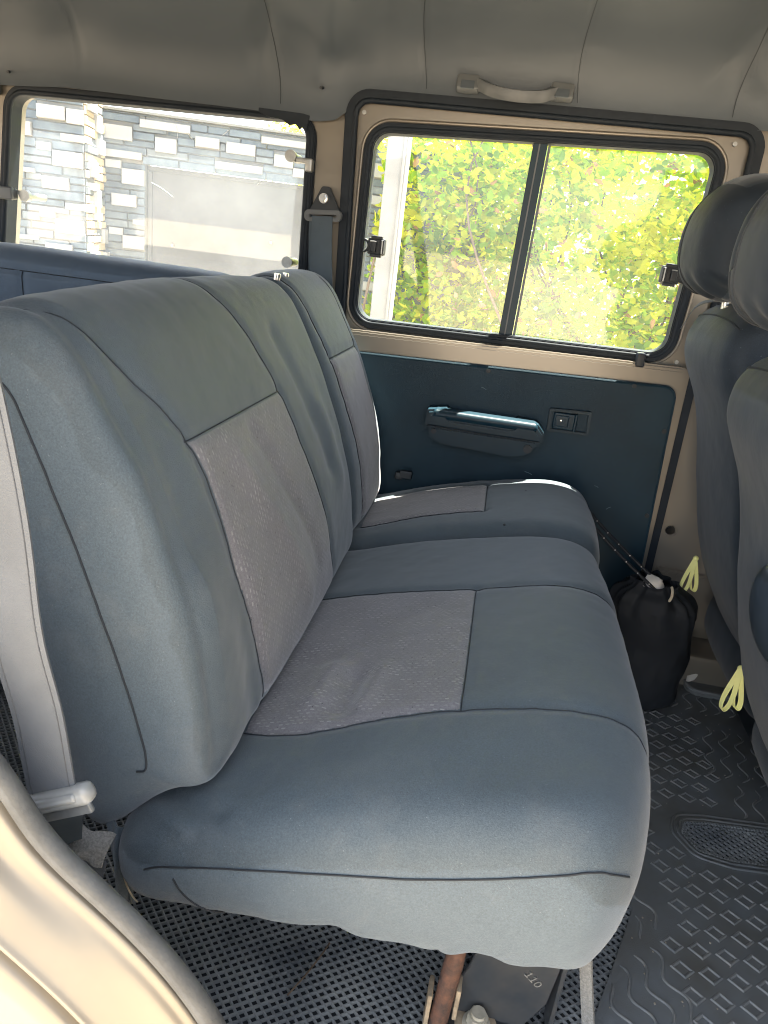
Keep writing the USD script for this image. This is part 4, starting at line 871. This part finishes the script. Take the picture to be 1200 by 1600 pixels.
def clad(parent, P0, U_, N_, t0, t1, z0, z1, blocks, hole=None, mats=('slate', 'slate', 'slate_pale'), wm='white_block', hh=.0465, seed=1):
    r = np.random.default_rng(seed)
    for (a, b, c_, d) in blocks: obj('pale_block', on_face(P0, U_, N_, max(a, t0), min(b, t1), c_, d, 0.0, .026 + r.random() * .012), wm, parent, smooth=False)
    z = z0
    while z < z1 - .01:
        h = hh * (.82 + .36 * r.random()); zt = min(z + h, z1); zc = (z + zt) / 2; cuts = sorted([(a, b) for a, b, c_, d in blocks if c_ < zc < d] + ([(hole[0], hole[1])] if hole and hole[2] < zc < hole[3] else []))
        free, cur = [], t0
        for a, b in cuts:
            if a > cur: free.append((cur, a))
            cur = max(cur, b)
        if cur < t1: free.append((cur, t1))
        for a, b in free:
            x = a
            while x < b - .012:
                w = .10 + .26 * r.random(); e = b if b - x - w < .07 else x + w
                obj('slate_strip', on_face(P0, U_, N_, x + .002, e - .002, z + .002, zt - .002, 0.0, .004 + .016 * r.random()), mats[r.integers(len(mats))], parent, smooth=False); x = e
        z = zt
WALL = [(-0.0, 0.187, 1.348, 1.435), (0.229, 0.545, 1.436, 1.488), (0.324, 0.462, 1.307, 1.396), (0.574, 0.73, 1.37, 1.434), (0.0, 0.245, 1.244, 1.292), (0.017, 0.117, 1.181, 1.232), (0.117, 0.262, 1.094, 1.19), (0.051, 0.212, 0.958, 1.035), (0.185, 0.262, 0.853, 0.889), (0.032, 0.125, 0.778, 0.825), (0.119, 0.262, 0.699, 0.784), (0.77, 0.96, 1.356, 1.426), (0.991, 1.283, 1.441, 1.485), (1.08, 1.208, 1.314, 1.39), (0.703, 1.011, 1.256, 1.303), (1.207, 1.314, 1.266, 1.322),
        (1.74, 1.93, 1.33, 1.42), (1.72, 1.84, 1.16, 1.22), (1.80, 2.0, 1.03, 1.12), (1.73, 1.90, .88, .95), (1.78, 1.96, .72, .81), (1.72, 1.88, .60, .66), (1.45, 1.62, 1.34, 1.42)]
COL = [(-0.251, -0.093, 1.372, 1.445), (-0.44, -0.282, 1.271, 1.345), (-0.126, 0, 1.268, 1.308), (-0.263, -0.179, 1.205, 1.25), (-0.177, -0.01, 1.13, 1.215), (-0.415, -0.274, 1.077, 1.104), (-0.239, -0.087, 1.003, 1.072), (-0.47, -0.353, 0.985, 1.026), (-0.115, 0, 0.90, 0.938), (-0.257, -0.17, 0.843, 0.879), (-0.172, -0.01, 0.764, 0.845), (-0.456, -0.267, 0.707, 0.735), (-0.235, -0.078, 0.64, 0.704), (-.09, 0, 1.36, 1.44), (-.46, -.34, 1.40, 1.47), (-.20, -.02, 1.50, 1.58)]
wl = thing('stone_clad_wall', 'slate and pale block clad boundary wall round the grey gate', 'wall')
obj('wall_core', cat_([on_face(W0, U, Nn, -.6, .264, -.62, 1.52, -.20, -.001), on_face(W0, U, Nn, .264, 1.66, 1.238, 1.52, -.20, -.001), on_face(W0, U, Nn, 1.66, 2.6, -.62, 1.52, -.20, -.001)]), 'mortar', wl, smooth=False)
clad(wl, W0, U, Nn, 0.0, 2.12, .50, 1.515, WALL, hole=(.264, 1.66, -1, 1.238), seed=3)
obj('coping', on_face(W0, U, Nn, -.5, 2.6, 1.515, 1.535, -.21, .02), 'mortar', wl, smooth=False)
cm = thing('stone_clad_column', 'tall slate and pale block column left of the grey gate, its side sunlit', 'column')
CC = W0 + Nn * .47
obj('column_core', cat_([on_face(CC, U, Nn, -1.1, -.001, -.62, 2.3, -.47, -.001)]), 'mortar', cm, smooth=False)
clad(cm, CC, U, Nn, -.62, 0.0, .50, 1.62, COL, seed=5)
sideB = []; r_ = np.random.default_rng(11); zc_ = .50
while zc_ < 1.62:
    a = r_.uniform(-.47, -.15); w = r_.uniform(.08, .2); h = r_.choice([.046, .09]); sideB.append((a, min(a + w, -.0), zc_, min(zc_ + h, 1.62))); zc_ += h + r_.choice([0, .03, .05])
clad(cm, CC, Nn, U, -.47, 0.0, .50, 1.62, sideB, mats=('sand_block', 'sand_block', 'slate_pale'), wm='white_block', seed=8)
gt_ = thing('sheet_gate', 'plain grey sheet metal gate set in the stone wall', 'gate')
obj('gate_leaf', on_face(W0, U, Nn, .27, 1.655, -.58, 1.225, -.10, -.06), 'gate', gt_, smooth=False)
obj('gate_frame', cat_([on_face(W0, U, Nn, .27, 1.655, 1.195, 1.228, -.11, -.045), on_face(W0, U, Nn, .27, .30, -.58, 1.194, -.11, -.045)]), 'gate', gt_, smooth=False)
for t0_, z0_ in ((1.08, .83), (.42, .74)): obj('gate_bolt', on_face(W0, U, Nn, t0_, t0_ + .018, z0_, z0_ + .02, -.06, -.035), 'steel', gt_, smooth=False)
ps = thing('white_post', 'whitewashed concrete post at the left end of the hedge', 'post')
obj('post_shaft', rbox((-.705, 4.30, .60), (.115, .115, 2.5), .012), 'post', ps)
obj('post_face', cat_([rbox((-.665, 4.237, .60), (.012, .012, 2.46), .003)]), 'post', ps)

def shrub(name, label, cx0, cx1, cy0, cy1, z0, z1, n, seed, mats, dens=.5, lsize=(.018, .034), nb=26):
    r = np.random.default_rng(seed)
    t = thing(name, label, 'hedge')
    P = []
    while sum(map(len, P)) < n:
        p = np.c_[r.uniform(cx0, cx1, 60000), cy0 + (cy1 - cy0) * r.random(60000) ** 1.3, r.uniform(z0, z1, 60000)]
        d = meshkit.fbm(p * np.array([3.2, 3.2, 3.2]), 3, seed) + .35 * (meshkit.noise(p * 11, seed + 9) - .5)
        lo = np.clip((p[:, 2] - z0) / (z1 - z0), 0, 1)
        front = cy0 + .35 * meshkit.fbm(np.c_[p[:, 0] * 2.2, p[:, 2] * 2.2, 0 * p[:, 0]], 3, seed + 4)
        P.append(p[(d > dens + .02 - .10 * lo) & (p[:, 1] > front)])
    P = np.vstack(P)[:n]
    groups = r.choice(len(mats), n, p=[m[1] for m in mats])
    lim = meshkit.fbm(P * 1.8, 2, seed + 20)
    groups = np.where((lim > .56) & (r.random(n) < .75), 0, groups)
    cr = obj('branches', cat_([tube(smooth_line([(x, y, -.62), (x + r.normal(0, .10), y + r.normal(0, .08), .1), (x + r.normal(0, .22), y + r.normal(0, .12), .8), (x + r.normal(0, .35), y + r.normal(0, .15), z1 - .1)], 16), np.linspace(.014, .003, 16), 5) for x, y in zip(r.uniform(cx0, cx1, nb), r.uniform(cy0 + .12, cy1, nb))]), 'bark', t, smooth=True)
    for gi_, (mname, _) in enumerate(mats):
        p = P[groups == gi_]
        if len(p) == 0: continue
        m_ = len(p); s = r.uniform(*lsize, m_)[:, None]
        d = r.normal(size=(m_, 3)) * np.array([1, 1, .6]) + np.array([0, -.25, -.1]); d /= np.linalg.norm(d, axis=1, keepdims=True)
        e = np.cross(d, r.normal(size=(m_, 3)) + np.array([0, .5, 1.2])); e /= np.linalg.norm(e, axis=1, keepdims=True); nn_ = np.cross(d, e)
        v = np.stack([p - d * s, p - d * s * .25 + e * s * .5 + nn_ * s * .14, p + d * s * .45 + e * s * .42 + nn_ * s * .12, p + d * s, p + d * s * .45 - e * s * .42 + nn_ * s * .12, p - d * s * .25 - e * s * .5 + nn_ * s * .14], 1).reshape(-1, 3)
        o = np.arange(m_)[:, None] * 6
        f = np.vstack([o + np.array([a, b, c_]) for a, b, c_ in ((0, 1, 5), (1, 2, 5), (2, 4, 5), (2, 3, 4))])
        obj({'leaf': 'green_leaves', 'leaf_lime': 'yellow_green_leaves', 'leaf_dark': 'dark_leaves', 'dryleaf': 'dry_leaves'}[mname], trimesh.Trimesh(v, f, process=False), mname, t, smooth=False, kind='stuff')
    return t
shrub('leafy_hedge', 'sunlit yellow green leafy hedge filling the far door window', -.95, 1.9, 4.75, 6.1, -.55, 2.3, 52000, 21, [('leaf_lime', .48), ('leaf', .36), ('leaf_dark', .12), ('dryleaf', .04)], .455, (.020, .046))
shrub('back_hedge', 'pale green bush peeping over the wall behind the grey gate', -2.2, -.9, 6.4, 7.2, -.55, 1.98, 5000, 33, [('leaf_lime', .5), ('leaf', .5)], .45, nb=8)
